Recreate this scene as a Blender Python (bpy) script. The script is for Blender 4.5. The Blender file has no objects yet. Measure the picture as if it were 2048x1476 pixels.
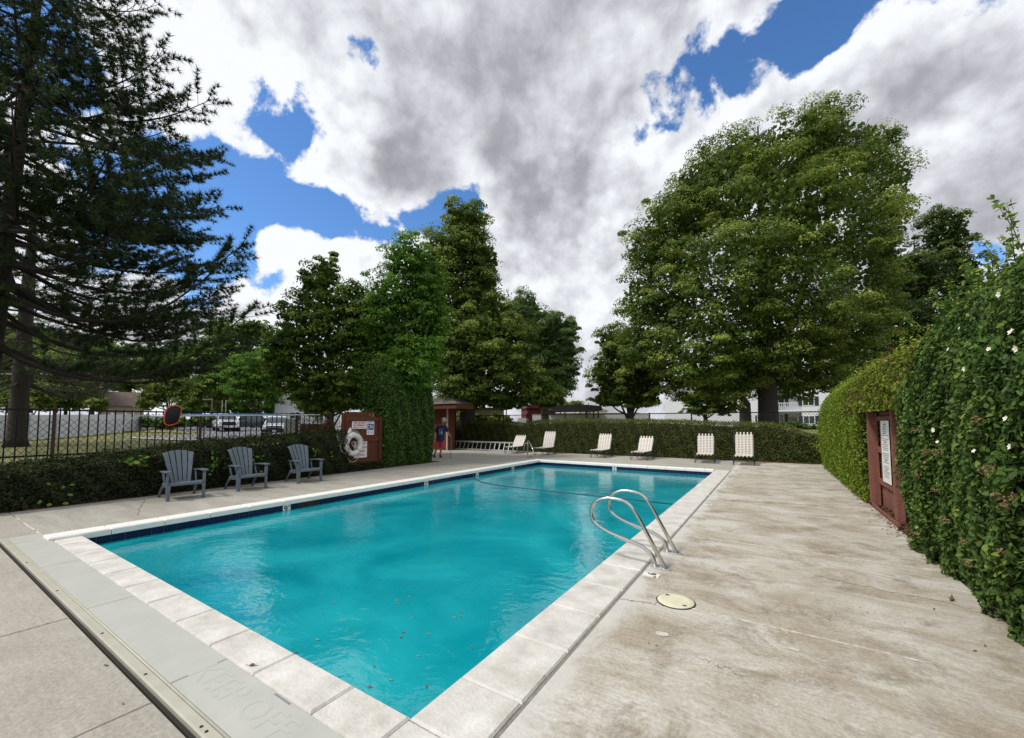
import bpy, bmesh, math, random
import numpy as np
from mathutils import Vector, Matrix, Euler
R = math.radians
rng = np.random.default_rng(7)
random.seed(5)
scene = bpy.context.scene
col = scene.collection

# ------------------------------------------------------------------ camera
CAM_H = 1.55
YAW, PITCH, FPX, PCX, PCY = R(32.713), R(3.168), 813.0, 1024.0, 800.0
cd = bpy.data.cameras.new('camera'); cam = bpy.data.objects.new('camera', cd); col.objects.link(cam)
cam.location = (0, 0, CAM_H); cam.rotation_euler = (R(90) + PITCH, 0, YAW)
cd.sensor_width = 36; cd.lens = 36 * FPX / 2048; cd.shift_y = 62 / 2048
cd.clip_start = .05; cd.clip_end = 3000
scene.camera = cam

# ------------------------------------------------------------------ sky, sun, exposure
SUN_AZ, SUN_EL = R(228), R(52)          # direction TO the sun, azimuth counted from +X towards +Y
world = bpy.data.worlds.new('World'); scene.world = world; world.use_nodes = True
def build_world():
    nt = world.node_tree; N = nt.nodes; L = nt.links; N.clear()
    def nn(t, **k):
        n = N.new(t)
        for a, b in k.items(): setattr(n, a, b)
        return n
    def math_(op, a, b=None, c=None, clamp=False):
        n = nn('ShaderNodeMath', operation=op, use_clamp=clamp)
        for i, v in enumerate((a, b, c)):
            if v is None: continue
            if isinstance(v, (int, float)): n.inputs[i].default_value = v
            else: L.new(v, n.inputs[i])
        return n.outputs[0]
    tc = nn('ShaderNodeTexCoord'); d = tc.outputs['Generated']
    sky = nn('ShaderNodeTexSky', sky_type='NISHITA', sun_disc=False, sun_elevation=SUN_EL,
             sun_rotation=R(90) - SUN_AZ, air_density=1.0, dust_density=.3, ozone_density=3.0, altitude=1300)
    hs = nn('ShaderNodeHueSaturation'); hs.inputs['Value'].default_value = 1.25; hs.inputs['Saturation'].default_value = 1.18; hs.inputs['Hue'].default_value = .502
    L.new(sky.outputs[0], hs.inputs['Color'])
    bg_sky = nn('ShaderNodeBackground'); bg_sky.inputs[1].default_value = .15; L.new(hs.outputs[0], bg_sky.inputs[0])
    # clouds lie on a high plane, so they foreshorten towards the horizon
    sep = nn('ShaderNodeSeparateXYZ'); L.new(d, sep.inputs[0])
    zz = math_('ADD', math_('MAXIMUM', sep.outputs[2], 0.0), .22)
    cmb = nn('ShaderNodeCombineXYZ')
    L.new(math_('DIVIDE', sep.outputs[0], zz), cmb.inputs[0]); L.new(math_('DIVIDE', sep.outputs[1], zz), cmb.inputs[1])
    def noise(vec, scale, detail, rough, dist=0, w=0):
        n = nn('ShaderNodeTexNoise', noise_dimensions='4D'); n.inputs['Scale'].default_value = scale; n.inputs['Detail'].default_value = detail
        n.inputs['Roughness'].default_value = rough; n.inputs['Distortion'].default_value = dist; n.inputs['W'].default_value = w
        L.new(vec, n.inputs['Vector']); return n.outputs['Fac']
    base = noise(cmb.outputs[0], 1.5, 10, .6, .25, 1.3)
    fine = noise(d, 9.0, 10, .62, .3, 4.1)
    fine2 = noise(d, 24.0, 6, .6, .4, 7.7)
    cov = math_('ADD', math_('MULTIPLY', math_('SUBTRACT', base, .5), .7), math_('MULTIPLY', math_('SUBTRACT', fine, .5), 3.4))
    cov = math_('ADD', cov, math_('MULTIPLY', math_('SUBTRACT', fine2, .5), .9))
    cov = math_('ADD', cov, .55)
    blobs = [(156.9,28.0,.105,.11,-40,-1.5),(160,20.6,.06,.08,0,-1.3),(142.5,25.6,.27,.036,3,-1.35),(129.5,29.0,.09,.042,20,-1.2),(147.4,24.9,.058,.058,0,-.5),
      (98.8,35.8,.13,.020,30,-1.2),(88,38.2,.12,.015,20,-1.15),(79.5,38.2,.12,.015,8,-1.2),(72.1,34.2,.07,.02,0,-1.1),(107.7,33.2,.06,.018,15,-.75),
      (78.3,28.3,.032,.018,40,-.6),(72.4,14.6,.031,.026,0,-.9),(153.5,32.2,.05,.012,0,-.6),(172.9,33.1,.064,.048,0,-.7),(155,19,.052,.048,0,-.5),
      (167.2,23.7,.09,.093,0,-.6),(131.8,41.5,.5,.2,5,.75),(145.1,31.2,.165,.05,10,.6),(147.9,20.2,.16,.05,-8,.55),(74.5,24.8,.13,.114,20,.5),
      (117.3,22.1,.24,.131,0,.5),(162.5,35.7,.11,.074,0,.6),(113.6,29.1,.22,.06,0,.45),(60,40,.3,.2,0,.4),(110,60,.5,.3,0,.4),(92,48,.3,.12,10,.5),(84,31,.16,.05,15,.4)]
    acc = None; grey = None
    blobs = [b + ('c',) for b in blobs]
    blobs += [(120,44,.62,.26,0,.07,'g'),(92,48,.40,.22,0,.06,'g'),(128,37,.30,.14,8,.14,'g'),(74,26,.20,.20,25,.06,'g'),(100,24,.20,.10,0,.10,'g'),(150,30,.20,.08,8,-.30,'g'),(150,21,.26,.09,0,-.35,'g'),(95,32,.40,.05,28,-.25,'g'),(162,38,.14,.14,0,-.2,'g'),(112,17,.35,.08,0,-.12,'g'),(112,25,.22,.10,0,-.16,'g'),(78,30,.2,.08,20,-.12,'g')]
    for az, el, rx, ry, tilt, w, kd in blobs:
        a, e = R(az), R(el)
        f = Vector((math.cos(e)*math.cos(a), math.cos(e)*math.sin(a), math.sin(e)))
        right = Vector((math.sin(a), -math.cos(a), 0)); up = right.cross(f)
        t = R(tilt); r2 = right*math.cos(t) + up*math.sin(t); u2 = up*math.cos(t) - right*math.sin(t)
        m = Matrix((r2, u2, f)).transposed()
        mp = nn('ShaderNodeMapping', vector_type='TEXTURE'); mp.inputs['Location'].default_value = f
        mp.inputs['Rotation'].default_value = m.to_euler('XYZ'); mp.inputs['Scale'].default_value = (rx*1.25, ry*1.25, .8)
        L.new(d, mp.inputs['Vector'])
        ln = nn('ShaderNodeVectorMath', operation='LENGTH'); L.new(mp.outputs[0], ln.inputs[0])
        mr = nn('ShaderNodeMapRange', interpolation_type='SMOOTHSTEP'); L.new(ln.outputs['Value'], mr.inputs['Value'])
        mr.inputs['From Min'].default_value = 1.25; mr.inputs['From Max'].default_value = .15
        mr.inputs['To Min'].default_value = 0; mr.inputs['To Max'].default_value = w
        if kd == 'c': acc = mr.outputs[0] if acc is None else math_('ADD', acc, mr.outputs[0])
        else: grey = mr.outputs[0] if grey is None else math_('ADD', grey, mr.outputs[0])
    cov = math_('ADD', cov, math_('MULTIPLY', acc, 1.0))
    lowf = nn('ShaderNodeMapRange'); L.new(sep.outputs[2], lowf.inputs['Value'])
    lowf.inputs['From Min'].default_value = .30; lowf.inputs['From Max'].default_value = .0; lowf.inputs['To Max'].default_value = .35
    cov = math_('ADD', cov, lowf.outputs[0])
    bil = noise(d, 7.0, 10, .58, .15, 9.0)
    def puff(scale, sm):
        wv = nn('ShaderNodeVectorMath', operation='MULTIPLY_ADD'); wn = nn('ShaderNodeTexNoise'); wn.inputs['Scale'].default_value = scale*1.3; wn.inputs['Detail'].default_value = 5; L.new(d, wn.inputs['Vector'])
        L.new(wn.outputs['Color'], wv.inputs[0]); wv.inputs[1].default_value = (.9/scale,)*3; L.new(d, wv.inputs[2])
        v = nn('ShaderNodeTexVoronoi', feature='F1'); v.inputs['Scale'].default_value = scale; L.new(wv.outputs[0], v.inputs['Vector']); return v.outputs['Distance']
    pf = math_('ADD', math_('MULTIPLY', math_('SUBTRACT', puff(12, .35), .45), .34), math_('MULTIPLY', math_('SUBTRACT', puff(31, .3), .45), .24))
    cov = math_('SUBTRACT', cov, math_('MULTIPLY', pf, .9))
    mask = nn('ShaderNodeMapRange', interpolation_type='SMOOTHSTEP'); L.new(cov, mask.inputs['Value'])
    mask.inputs['From Min'].default_value = -.08; mask.inputs['From Max'].default_value = .30
    # thick cloud is grey, thin edges and lit billows are white
    big = noise(cmb.outputs[0], 1.1, 3, .5, 0, 2.2)
    th = math_('ADD', math_('MULTIPLY', cov, .20), math_('MULTIPLY', math_('SUBTRACT', big, .5), .9))
    th = math_('ADD', th, math_('MULTIPLY', math_('SUBTRACT', bil, .5), -1.3))
    th = math_('ADD', th, grey)
    keep = math_('SUBTRACT', 1.0, math_('MULTIPLY', math_('MAXIMUM', grey, 0.0), 3.2), clamp=True)
    th = math_('ADD', th, math_('MULTIPLY', pf, keep))
    ramp = nn('ShaderNodeValToRGB'); L.new(th, ramp.inputs[0])
    cr = ramp.color_ramp
    cr.elements[0].position = -.0; cr.elements[0].color = (.86, .88, .92, 1)
    cr.elements[1].position = .80; cr.elements[1].color = (.27, .275, .315, 1)
    e = cr.elements.new(.16); e.color = (.70, .72, .76, 1)
    e = cr.elements.new(.34); e.color = (.52, .53, .57, 1)
    e = cr.elements.new(.52); e.color = (.37, .375, .41, 1)
    bg_cl = nn('ShaderNodeBackground'); bg_cl.inputs[1].default_value = 1.05; L.new(ramp.outputs[0], bg_cl.inputs[0])
    mix = nn('ShaderNodeMixShader'); L.new(mask.outputs[0], mix.inputs[0]); L.new(bg_sky.outputs[0], mix.inputs[1]); L.new(bg_cl.outputs[0], mix.inputs[2])
    out = nn('ShaderNodeOutputWorld'); L.new(mix.outputs[0], out.inputs[0])
build_world()
sd = bpy.data.lights.new('sun', 'SUN'); sd.energy = 3.1; sd.angle = R(10); sd.color = (1, .95, .88)
sun = bpy.data.objects.new('sun', sd); col.objects.link(sun)
sv = Vector((math.cos(SUN_EL)*math.cos(SUN_AZ), math.cos(SUN_EL)*math.sin(SUN_AZ), math.sin(SUN_EL)))
sun.rotation_euler = sv.to_track_quat('Z', 'Y').to_euler(); sun.location = (0, 0, 40)
vs = scene.view_settings; vs.view_transform = 'Standard'; vs.look = 'None'; vs.gamma = 1; vs.exposure = .10; vs.use_curve_mapping = False
scene.render.engine = 'CYCLES'
scene.cycles.transparent_max_bounces = 12; scene.cycles.max_bounces = 8

# ------------------------------------------------------------------ layout helpers: survey points seen from the camera
def ray(px, py):
    x = (px - PCX) / FPX; y = -(py - PCY) / FPX
    fy = math.cos(PITCH) - y * math.sin(PITCH); up = y * math.cos(PITCH) + math.sin(PITCH)
    c, s = math.cos(YAW), math.sin(YAW)
    return Vector((c*x - s*fy, s*x + c*fy, up))
CAM = Vector((0, 0, CAM_H))
def W(px, py, depth): return CAM + ray(px, py) * depth
def at(px, py, z=0.0):
    d = ray(px, py); return CAM + d * ((z - CAM_H) / d.z)
def onX(px, py, X): d = ray(px, py); return CAM + d * (X / d.x)
def onY(px, py, Y): d = ray(px, py); return CAM + d * (Y / d.y)
def fdepth(x, y): return -x * math.sin(YAW) + y * math.cos(YAW)
def g(x, y):
    out = max(-x - (12.6 if y < 12.3 else 19.5), y - 20.6, x - 3) / 5
    return float(np.interp(fdepth(x, y), [0, 19, 27, 33, 44, 75, 900], [0, 0, .28, .4, .68, 1.0, 1.2])) * min(max(out, 0), 1) - .05
def G(px, depth, dz=0.0):
    p = W(px, 845, depth); return Vector((p.x, p.y, g(p.x, p.y) + dz))

# ------------------------------------------------------------------ materials
def mat(name, color, rough=.6, metal=0, spec=.5, noise=None, bump=None, coat=0, extra=None):
    """noise=(scale, colour2, contrast, stretch) ; bump=(scale, strength)"""
    m = bpy.data.materials.new(name); m.use_nodes = True; nt = m.node_tree; b = nt.nodes['Principled BSDF']
    b.inputs['Base Color'].default_value = (*color, 1); b.inputs['Roughness'].default_value = rough
    b.inputs['Metallic'].default_value = metal; b.inputs['Specular IOR Level'].default_value = spec
    if coat: b.inputs['Coat Weight'].default_value = coat; b.inputs['Coat Roughness'].default_value = .05
    if noise or bump:
        tc = nt.nodes.new('ShaderNodeTexCoord')
    if noise:
        sc, c2, con, st = noise
        mp = nt.nodes.new('ShaderNodeMapping'); mp.inputs['Scale'].default_value = st; nt.links.new(tc.outputs['Object'], mp.inputs[0])
        n = nt.nodes.new('ShaderNodeTexNoise'); n.inputs['Scale'].default_value = sc; n.inputs['Detail'].default_value = 8; n.inputs['Roughness'].default_value = .65
        nt.links.new(mp.outputs[0], n.inputs['Vector'])
        r = nt.nodes.new('ShaderNodeValToRGB'); r.color_ramp.elements[0].position = .5 - con; r.color_ramp.elements[1].position = .5 + con
        r.color_ramp.elements[0].color = (*color, 1); r.color_ramp.elements[1].color = (*c2, 1)
        nt.links.new(n.outputs[0], r.inputs[0]); nt.links.new(r.outputs[0], b.inputs['Base Color'])
    if bump:
        n = nt.nodes.new('ShaderNodeTexNoise'); n.inputs['Scale'].default_value = bump[0]; n.inputs['Detail'].default_value = 6
        nt.links.new(tc.outputs['Object'], n.inputs['Vector'])
        bp = nt.nodes.new('ShaderNodeBump'); bp.inputs['Strength'].default_value = bump[1]; bp.inputs['Distance'].default_value = .02
        nt.links.new(n.outputs[0], bp.inputs['Height']); nt.links.new(bp.outputs[0], b.inputs['Normal'])
    return m
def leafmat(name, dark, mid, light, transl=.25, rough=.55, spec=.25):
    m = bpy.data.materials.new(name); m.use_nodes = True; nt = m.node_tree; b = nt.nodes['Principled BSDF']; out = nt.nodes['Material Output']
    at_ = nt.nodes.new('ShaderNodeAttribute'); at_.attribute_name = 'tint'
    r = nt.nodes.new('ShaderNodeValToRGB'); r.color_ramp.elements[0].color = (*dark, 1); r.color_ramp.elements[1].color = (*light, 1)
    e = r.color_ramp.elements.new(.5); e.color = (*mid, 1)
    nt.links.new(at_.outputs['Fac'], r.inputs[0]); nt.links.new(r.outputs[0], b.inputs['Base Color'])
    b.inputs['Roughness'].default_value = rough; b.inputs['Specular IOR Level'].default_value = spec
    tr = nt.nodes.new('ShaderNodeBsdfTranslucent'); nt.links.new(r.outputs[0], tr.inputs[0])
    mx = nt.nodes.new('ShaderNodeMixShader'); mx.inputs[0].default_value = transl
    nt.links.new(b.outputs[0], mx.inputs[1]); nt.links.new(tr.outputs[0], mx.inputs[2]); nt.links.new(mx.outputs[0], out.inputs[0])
    return m

def concrete(name, c1, c2, c3, stain=1.0, seed=0.0, stretch=(.45, 2.2, 1), edge=False):
    m = bpy.data.materials.new(name); m.use_nodes = True; nt = m.node_tree; N = nt.nodes; L = nt.links; b = N['Principled BSDF']
    tc = N.new('ShaderNodeTexCoord')
    def nz(scale, det, ro, dist, st, w):
        mp = N.new('ShaderNodeMapping'); mp.inputs['Scale'].default_value = st; mp.inputs['Location'].default_value = (seed+w, seed-w, 0); L.new(tc.outputs['Object'], mp.inputs[0])
        n = N.new('ShaderNodeTexNoise'); n.inputs['Scale'].default_value = scale; n.inputs['Detail'].default_value = det; n.inputs['Roughness'].default_value = ro; n.inputs['Distortion'].default_value = dist
        L.new(mp.outputs[0], n.inputs['Vector']); return n.outputs[0]
    def rmp(src, p0, p1, a, c):
        r = N.new('ShaderNodeValToRGB'); r.color_ramp.elements[0].position = p0; r.color_ramp.elements[1].position = p1
        r.color_ramp.elements[0].color = (*a, 1); r.color_ramp.elements[1].color = (*c, 1); L.new(src, r.inputs[0]); return r.outputs[0]
    def mixc(f, a, c, mode='MIX', fac=None):
        x = N.new('ShaderNodeMix'); x.data_type = 'RGBA'; x.blend_type = mode
        if f is not None: L.new(f, x.inputs[0])
        else: x.inputs[0].default_value = fac
        L.new(a, x.inputs[6]); L.new(c, x.inputs[7]); return x.outputs[2]
    big = nz(1.3, 12, .72, .7, stretch, 3)
    a = rmp(big, .41, .60, c1, c2)
    blot = nz(2.2, 12, .74, .5, (stretch[0]*1.3, stretch[1]*.8, 1), 11)
    f = rmp(blot, .50, .68, (0, 0, 0), (stain, stain, stain))
    third = N.new('ShaderNodeRGB'); third.outputs[0].default_value = (*c3, 1)
    a = mixc(f, a, third.outputs[0])
    grain = rmp(nz(38, 8, .8, 0, (1, 1, 1), 5), .36, .64, (.70, .69, .67), (1.18, 1.17, 1.16))
    a = mixc(None, a, grain, 'MULTIPLY', .8)
    streak = rmp(nz(9, 9, .68, .25, (stretch[0]*.4, stretch[1]*4, 1), 7), .38, .62, (.74, .72, .69), (1.12, 1.12, 1.12))
    a = mixc(None, a, streak, 'MULTIPLY', .30*stain + .12)
    # pale exposed aggregate specks and a few dark ones
    vo = N.new('ShaderNodeTexVoronoi'); vo.inputs['Scale'].default_value = 34; L.new(tc.outputs['Object'], vo.inputs['Vector'])
    sp = N.new('ShaderNodeMapRange'); L.new(vo.outputs['Distance'], sp.inputs['Value']); sp.inputs['From Min'].default_value = .27; sp.inputs['From Max'].default_value = .18
    gate = N.new('ShaderNodeMapRange'); L.new(nz(1.4, 3, .5, 0, (1, 1, 1), 21), gate.inputs['Value']); gate.inputs['From Min'].default_value = .50; gate.inputs['From Max'].default_value = .66
    ml = N.new('ShaderNodeMath'); ml.operation = 'MULTIPLY'; L.new(sp.outputs[0], ml.inputs[0]); L.new(gate.outputs[0], ml.inputs[1])
    ml2 = N.new('ShaderNodeMath'); ml2.operation = 'MULTIPLY'; L.new(ml.outputs[0], ml2.inputs[0]); ml2.inputs[1].default_value = .75*stain
    pale = N.new('ShaderNodeRGB'); pale.outputs[0].default_value = (.60, .57, .51, 1)
    a = mixc(ml2.outputs[0], a, pale.outputs[0])
    if edge:   # lime bloom along the pool joint and round the fittings
        sx = N.new('ShaderNodeSeparateXYZ'); L.new(tc.outputs['Object'], sx.inputs[0])
        mr = N.new('ShaderNodeMapRange'); L.new(sx.outputs[0], mr.inputs['Value']); mr.inputs['From Min'].default_value = -.86; mr.inputs['From Max'].default_value = -1.2
        nzz = nz(3.5, 8, .7, .6, (1, .6, 1), 31); ad = N.new('ShaderNodeMath'); ad.operation = 'MULTIPLY_ADD'; L.new(mr.outputs[0], ad.inputs[0]); ad.inputs[1].default_value = .42; L.new(nzz, ad.inputs[2])
        m3 = N.new('ShaderNodeMapRange'); L.new(ad.outputs[0], m3.inputs['Value']); m3.inputs['From Min'].default_value = .66; m3.inputs['From Max'].default_value = .86; m3.inputs['To Max'].default_value = .75
        lime = N.new('ShaderNodeRGB'); lime.outputs[0].default_value = (.56, .55, .52, 1); a = mixc(m3.outputs[0], a, lime.outputs[0])
    L.new(a, b.inputs['Base Color']); b.inputs['Roughness'].default_value = .82; b.inputs['Specular IOR Level'].default_value = .25
    bp = N.new('ShaderNodeBump'); bp.inputs['Strength'].default_value = .6; bp.inputs['Distance'].default_value = .006
    L.new(nz(55, 5, .65, 0, (1, 1, 1), 9), bp.inputs['Height']); L.new(bp.outputs[0], b.inputs['Normal'])
    return m

M = {}
M['deck_right'] = concrete('stained tan concrete', (.37, .33, .26), (.55, .535, .485), (.235, .205, .15), .95, 0, (.8, 1.3, 1), True)
M['deck_left'] = concrete('grey tan concrete', (.335, .322, .282), (.42, .405, .36), (.29, .275, .235), .45, 4)
M['deck_near'] = concrete('plain grey tan concrete', (.35, .333, .288), (.405, .388, .342), (.31, .292, .25), .4, 9, (.8, 1, 1))
M['coping'] = mat('white cast coping', (.45, .43, .38), .75, noise=(4, (.67, .66, .63), .17, (1, 1, 1)), bump=(45, .28))
M['coping_side'] = mat('white coping side', (.72, .71, .66), .6, noise=(9, (.80, .79, .75), .2, (1, 1, 1)), bump=(60, .2))
M['lid'] = mat('pale sage painted aluminium lid', (.40, .41, .37), .55, noise=(3, (.465, .47, .43), .2, (1, 1, 1)), bump=(120, .08))
M['rail'] = mat('cream painted track', (.45, .445, .37), .5, noise=(5, (.38, .37, .30), .2, (1, 1, 1)))
M['dark_gap'] = mat('dark joint', (.02, .017, .016), .9)
M['grout_dark'] = mat('grey expansion joint', (.16, .145, .125), .95, noise=(30, (.26, .24, .21), .2, (1, 1, 1)))
M['caulk'] = mat('white joint caulk', (.70, .68, .62), .7, noise=(14, (.42, .39, .33), .12, (1, 1, 1)))
M['tile'] = mat('navy glazed tile', (.003, .006, .035), .22, spec=.4, noise=(25, (.006, .012, .07), .25, (1, 1, 1)))
M['grout'] = mat('light blue grout', (.22, .28, .38), .8)
M['white'] = mat('white paint', (.78, .78, .76), .5)
M['marker'] = mat('white ceramic marker', (.74, .75, .70), .35)
M['black'] = mat('black print', (.012, .012, .014), .5)
M['blackiron'] = mat('black painted iron', (.008, .008, .016), .75, spec=.15, noise=(20, (.016, .015, .022), .2, (1, 1, 1)))
M['wire'] = mat('dark chain link wire', (.02, .02, .022), .7, spec=.2)
M['steel'] = mat('stainless steel', (.62, .60, .56), .22, 1.0, bump=(90, .03))
M['steel_rough'] = mat('brushed flange', (.70, .70, .70), .4, .9)
M['alu'] = mat('aluminium ladder', (.60, .60, .60), .45, .6, noise=(8, (.45, .45, .46), .2, (1, 1, 1)))
M['plaster'] = mat('turquoise pool plaster', (.05, .66, .74), .8, noise=(.8, (.07, .74, .82), .25, (1, 1, 1)))
M['redwood'] = mat('red brown stained wood', (.095, .032, .016), .8, spec=.2, noise=(3, (.145, .050, .027), .25, (6, 6, .6)), bump=(40, .3))
M['redwood2'] = mat('weathered red wood', (.15, .050, .033), .85, noise=(4, (.23, .095, .07), .2, (7, 7, .7)), bump=(35, .5))
M['red'] = mat('red print', (.50, .025, .035), .5)
M['blue'] = mat('blue print', (.01, .06, .22), .5)
M['grey_print'] = mat('grey fine print', (.22, .22, .24), .6)
M['foam'] = mat('white ring buoy foam', (.72, .72, .70), .55, noise=(12, (.60, .60, .56), .2, (1, 1, 1)), bump=(25, .15))
M['rope'] = mat('white rope', (.62, .60, .54), .8, bump=(200, .4))
M['chair'] = mat('blue grey resin', (.085, .118, .145), .5, noise=(6, (.125, .155, .180), .25, (1, 1, 1)), bump=(70, .08))
M['strap'] = mat('off white vinyl strap', (.66, .62, .56), .5, noise=(20, (.56, .52, .46), .2, (1, 1, 1)))
M['frame'] = mat('black green tube frame', (.012, .02, .02), .35)
M['cream'] = mat('cream plastic lid', (.68, .66, .47), .5, noise=(6, (.60, .58, .42), .2, (1, 1, 1)), bump=(100, .1))
M['orange'] = mat('orange plastic frame', (.62, .085, .02), .4)
M['net'] = mat('black net', (.01, .01, .012), .9)
M['bluepole'] = mat('blue pole', (.16, .30, .52), .35)
M['grass'] = mat('lawn turf', (.085, .105, .022), .95, noise=(1.2, (.19, .175, .055), .22, (1, 1, 1)), bump=(30, .8))
M['straw'] = mat('dry grass mound', (.30, .24, .10), .95, noise=(1.6, (.10, .11, .03), .2, (1, 1, 1)), bump=(30, .8))
M['asphalt'] = mat('grey asphalt', (.13, .135, .15), .9, noise=(2, (.17, .175, .185), .25, (1, 1, 1)), bump=(60, .3))
M['kerb'] = mat('pale concrete kerb', (.45, .43, .39), .85, noise=(6, (.38, .36, .32), .2, (1, 1, 1)))
M['mulch'] = mat('brown mulch and needles', (.07, .035, .018), .95, noise=(22, (.17, .10, .06), .15, (1, 1, 1)), bump=(50, 1.0))
M['vinyl'] = mat('white vinyl fence board', (.68, .70, .74), .5, noise=(3, (.60, .62, .66), .25, (1, 1, .3)))
M['bark'] = mat('brown bark', (.055, .042, .032), .95, noise=(8, (.10, .08, .065), .2, (3, 3, .6)), bump=(22, 1.0))
M['bark_dark'] = mat('dark bark', (.03, .024, .02), .95, noise=(8, (.055, .045, .037), .2, (3, 3, .6)), bump=(22, 1.0))
M['twig'] = mat('dark inner hedge twigs', (.018, .02, .009), 1.0, spec=0, noise=(20, (.035, .03, .018), .2, (1, 1, 1)))  # own dark brown-green of the branches inside the hedges
M['wallwhite'] = mat('white stucco', (.74, .76, .80), .85, noise=(2, (.68, .70, .74), .25, (1, 1, 1)))
M['glass'] = mat('dark window glass', (.03, .045, .055), .08, spec=.8)
M['shutter'] = mat('navy shutter', (.02, .025, .05), .6)
M['rooftile'] = mat('brown shingle roof', (.10, .07, .065), .9, noise=(10, (.15, .11, .10), .2, (1, 1, 1)))
M['roofgrey'] = mat('grey shingle roof', (.10, .085, .075), .9, noise=(14, (.17, .15, .13), .2, (1, 1, 1)), bump=(30, .5))
M['barn'] = mat('red painted boards', (.13, .018, .02), .8, noise=(4, (.10, .014, .016), .2, (4, 4, .5)))
M['tan'] = mat('tan stucco wall', (.50, .40, .33), .85, noise=(3, (.43, .35, .29), .25, (1, 1, 1)))
M['darkmetal'] = mat('dark metal roof', (.035, .037, .04), .5, .3)
M['greymetal'] = mat('grey cabinet paint', (.32, .36, .30), .6, noise=(4, (.26, .30, .25), .2, (1, 1, 1)))
M['pole_wood'] = mat('weathered pole wood', (.16, .10, .065), .9, noise=(6, (.10, .065, .045), .2, (3, 3, .4)))
M['rubber'] = mat('black rubber', (.012, .012, .012), .7)
M['chrome'] = mat('chrome', (.7, .7, .7), .15, 1.0)
M['lamp'] = mat('clear lamp lens', (.75, .78, .8), .1, spec=.8)
M['redlens'] = mat('red lens', (.35, .01, .01), .2)
M['paint_white'] = mat('white car paint', (.72, .74, .78), .25, coat=.6)
M['paint_slate'] = mat('dark slate car paint', (.030, .052, .065), .25, coat=.6)
M['paint_dark'] = mat('dark car paint', (.02, .025, .035), .25, coat=.6)
M['plastic_black'] = mat('black car plastic', (.015, .015, .017), .5)
M['skin'] = mat('skin', (.42, .20, .13), .55)
M['shirt'] = mat('navy shirt cloth', (.012, .016, .07), .9, noise=(8, (.02, .025, .10), .25, (1, 1, 1)))
M['shorts'] = mat('coral red shorts cloth', (.50, .05, .075), .9, noise=(8, (.42, .04, .06), .25, (1, 1, 1)))
M['cap'] = mat('pale patterned cap cloth', (.62, .55, .45), .9, noise=(22, (.25, .20, .16), .1, (1, 1, 1)))
M['aqua'] = mat('aqua shirt print', (.08, .50, .58), .8)
M['pink'] = mat('pink shirt print', (.65, .22, .35), .8)
M['deadleaf'] = mat('dry brown leaf', (.10, .045, .025), .8, noise=(30, (.20, .11, .05), .2, (1, 1, 1)))
M['yellowleaf'] = mat('dry yellow leaf', (.36, .26, .10), .8, noise=(30, (.22, .15, .06), .2, (1, 1, 1)))
M['petal'] = mat('white petal', (.80, .78, .66), .7)
M['pistil'] = mat('yellow flower centre', (.60, .42, .08), .8)
M['dried'] = mat('dried flower brown', (.24, .165, .075), .95, noise=(40, (.15, .095, .045), .2, (1, 1, 1)))

def water_material():
    m = bpy.data.materials.new('pool water'); m.use_nodes = True; nt = m.node_tree; N = nt.nodes; L = nt.links; N.clear()
    tc = N.new('ShaderNodeTexCoord')
    def nz(scale, det, st, rot=0, dist=0.):
        mp = N.new('ShaderNodeMapping'); mp.inputs['Scale'].default_value = st; mp.inputs['Rotation'].default_value = (0, 0, rot); L.new(tc.outputs['Object'], mp.inputs[0])
        n = N.new('ShaderNodeTexNoise'); n.inputs['Scale'].default_value = scale; n.inputs['Detail'].default_value = det; n.inputs['Distortion'].default_value = dist
        L.new(mp.outputs[0], n.inputs['Vector']); return n.outputs[0]
    def bump(h, s, d, prev=None):
        b = N.new('ShaderNodeBump'); b.inputs['Strength'].default_value = s; b.inputs['Distance'].default_value = d; L.new(h, b.inputs['Height'])
        if prev: L.new(prev, b.inputs['Normal'])
        return b.outputs[0]
    n1 = bump(nz(1.6, 2, (1, 1.3, 1), .5, .6), .5, .020)
    n2 = bump(nz(8.0, 3, (1, 1.3, 1), 1.1, .4), .8, .0055, n1)
    n2 = bump(nz(24, 3, (1, 1.4, 1), .2, .3), .35, .0018, n2)
    fr = N.new('ShaderNodeFresnel'); fr.inputs[0].default_value = 1.72; L.new(n2, fr.inputs[1])
    gl = N.new('ShaderNodeBsdfGlossy'); gl.inputs['Roughness'].default_value = .015; L.new(n2, gl.inputs['Normal'])
    tr = N.new('ShaderNodeBsdfTransparent'); tr.inputs[0].default_value = (.55, .97, .98, 1)
    df = N.new('ShaderNodeBsdfDiffuse')
    r = N.new('ShaderNodeValToRGB'); r.color_ramp.elements[0].position = .35; r.color_ramp.elements[1].position = .66
    r.color_ramp.elements[0].color = (.0, .36, .45, 1); r.color_ramp.elements[1].color = (.02, .58, .66, 1)
    L.new(nz(.55, 7, (1, 1, 1), 0, 1.2), r.inputs[0]); L.new(r.outputs[0], df.inputs[0])
    mx = N.new('ShaderNodeMixShader'); mx.inputs[0].default_value = .55; L.new(tr.outputs[0], mx.inputs[1]); L.new(df.outputs[0], mx.inputs[2])
    m2 = N.new('ShaderNodeMixShader'); L.new(fr.outputs[0], m2.inputs[0]); L.new(mx.outputs[0], m2.inputs[1]); L.new(gl.outputs[0], m2.inputs[2])
    o = N.new('ShaderNodeOutputMaterial'); L.new(m2.outputs[0], o.inputs[0]); return m
M['water'] = water_material()

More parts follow.
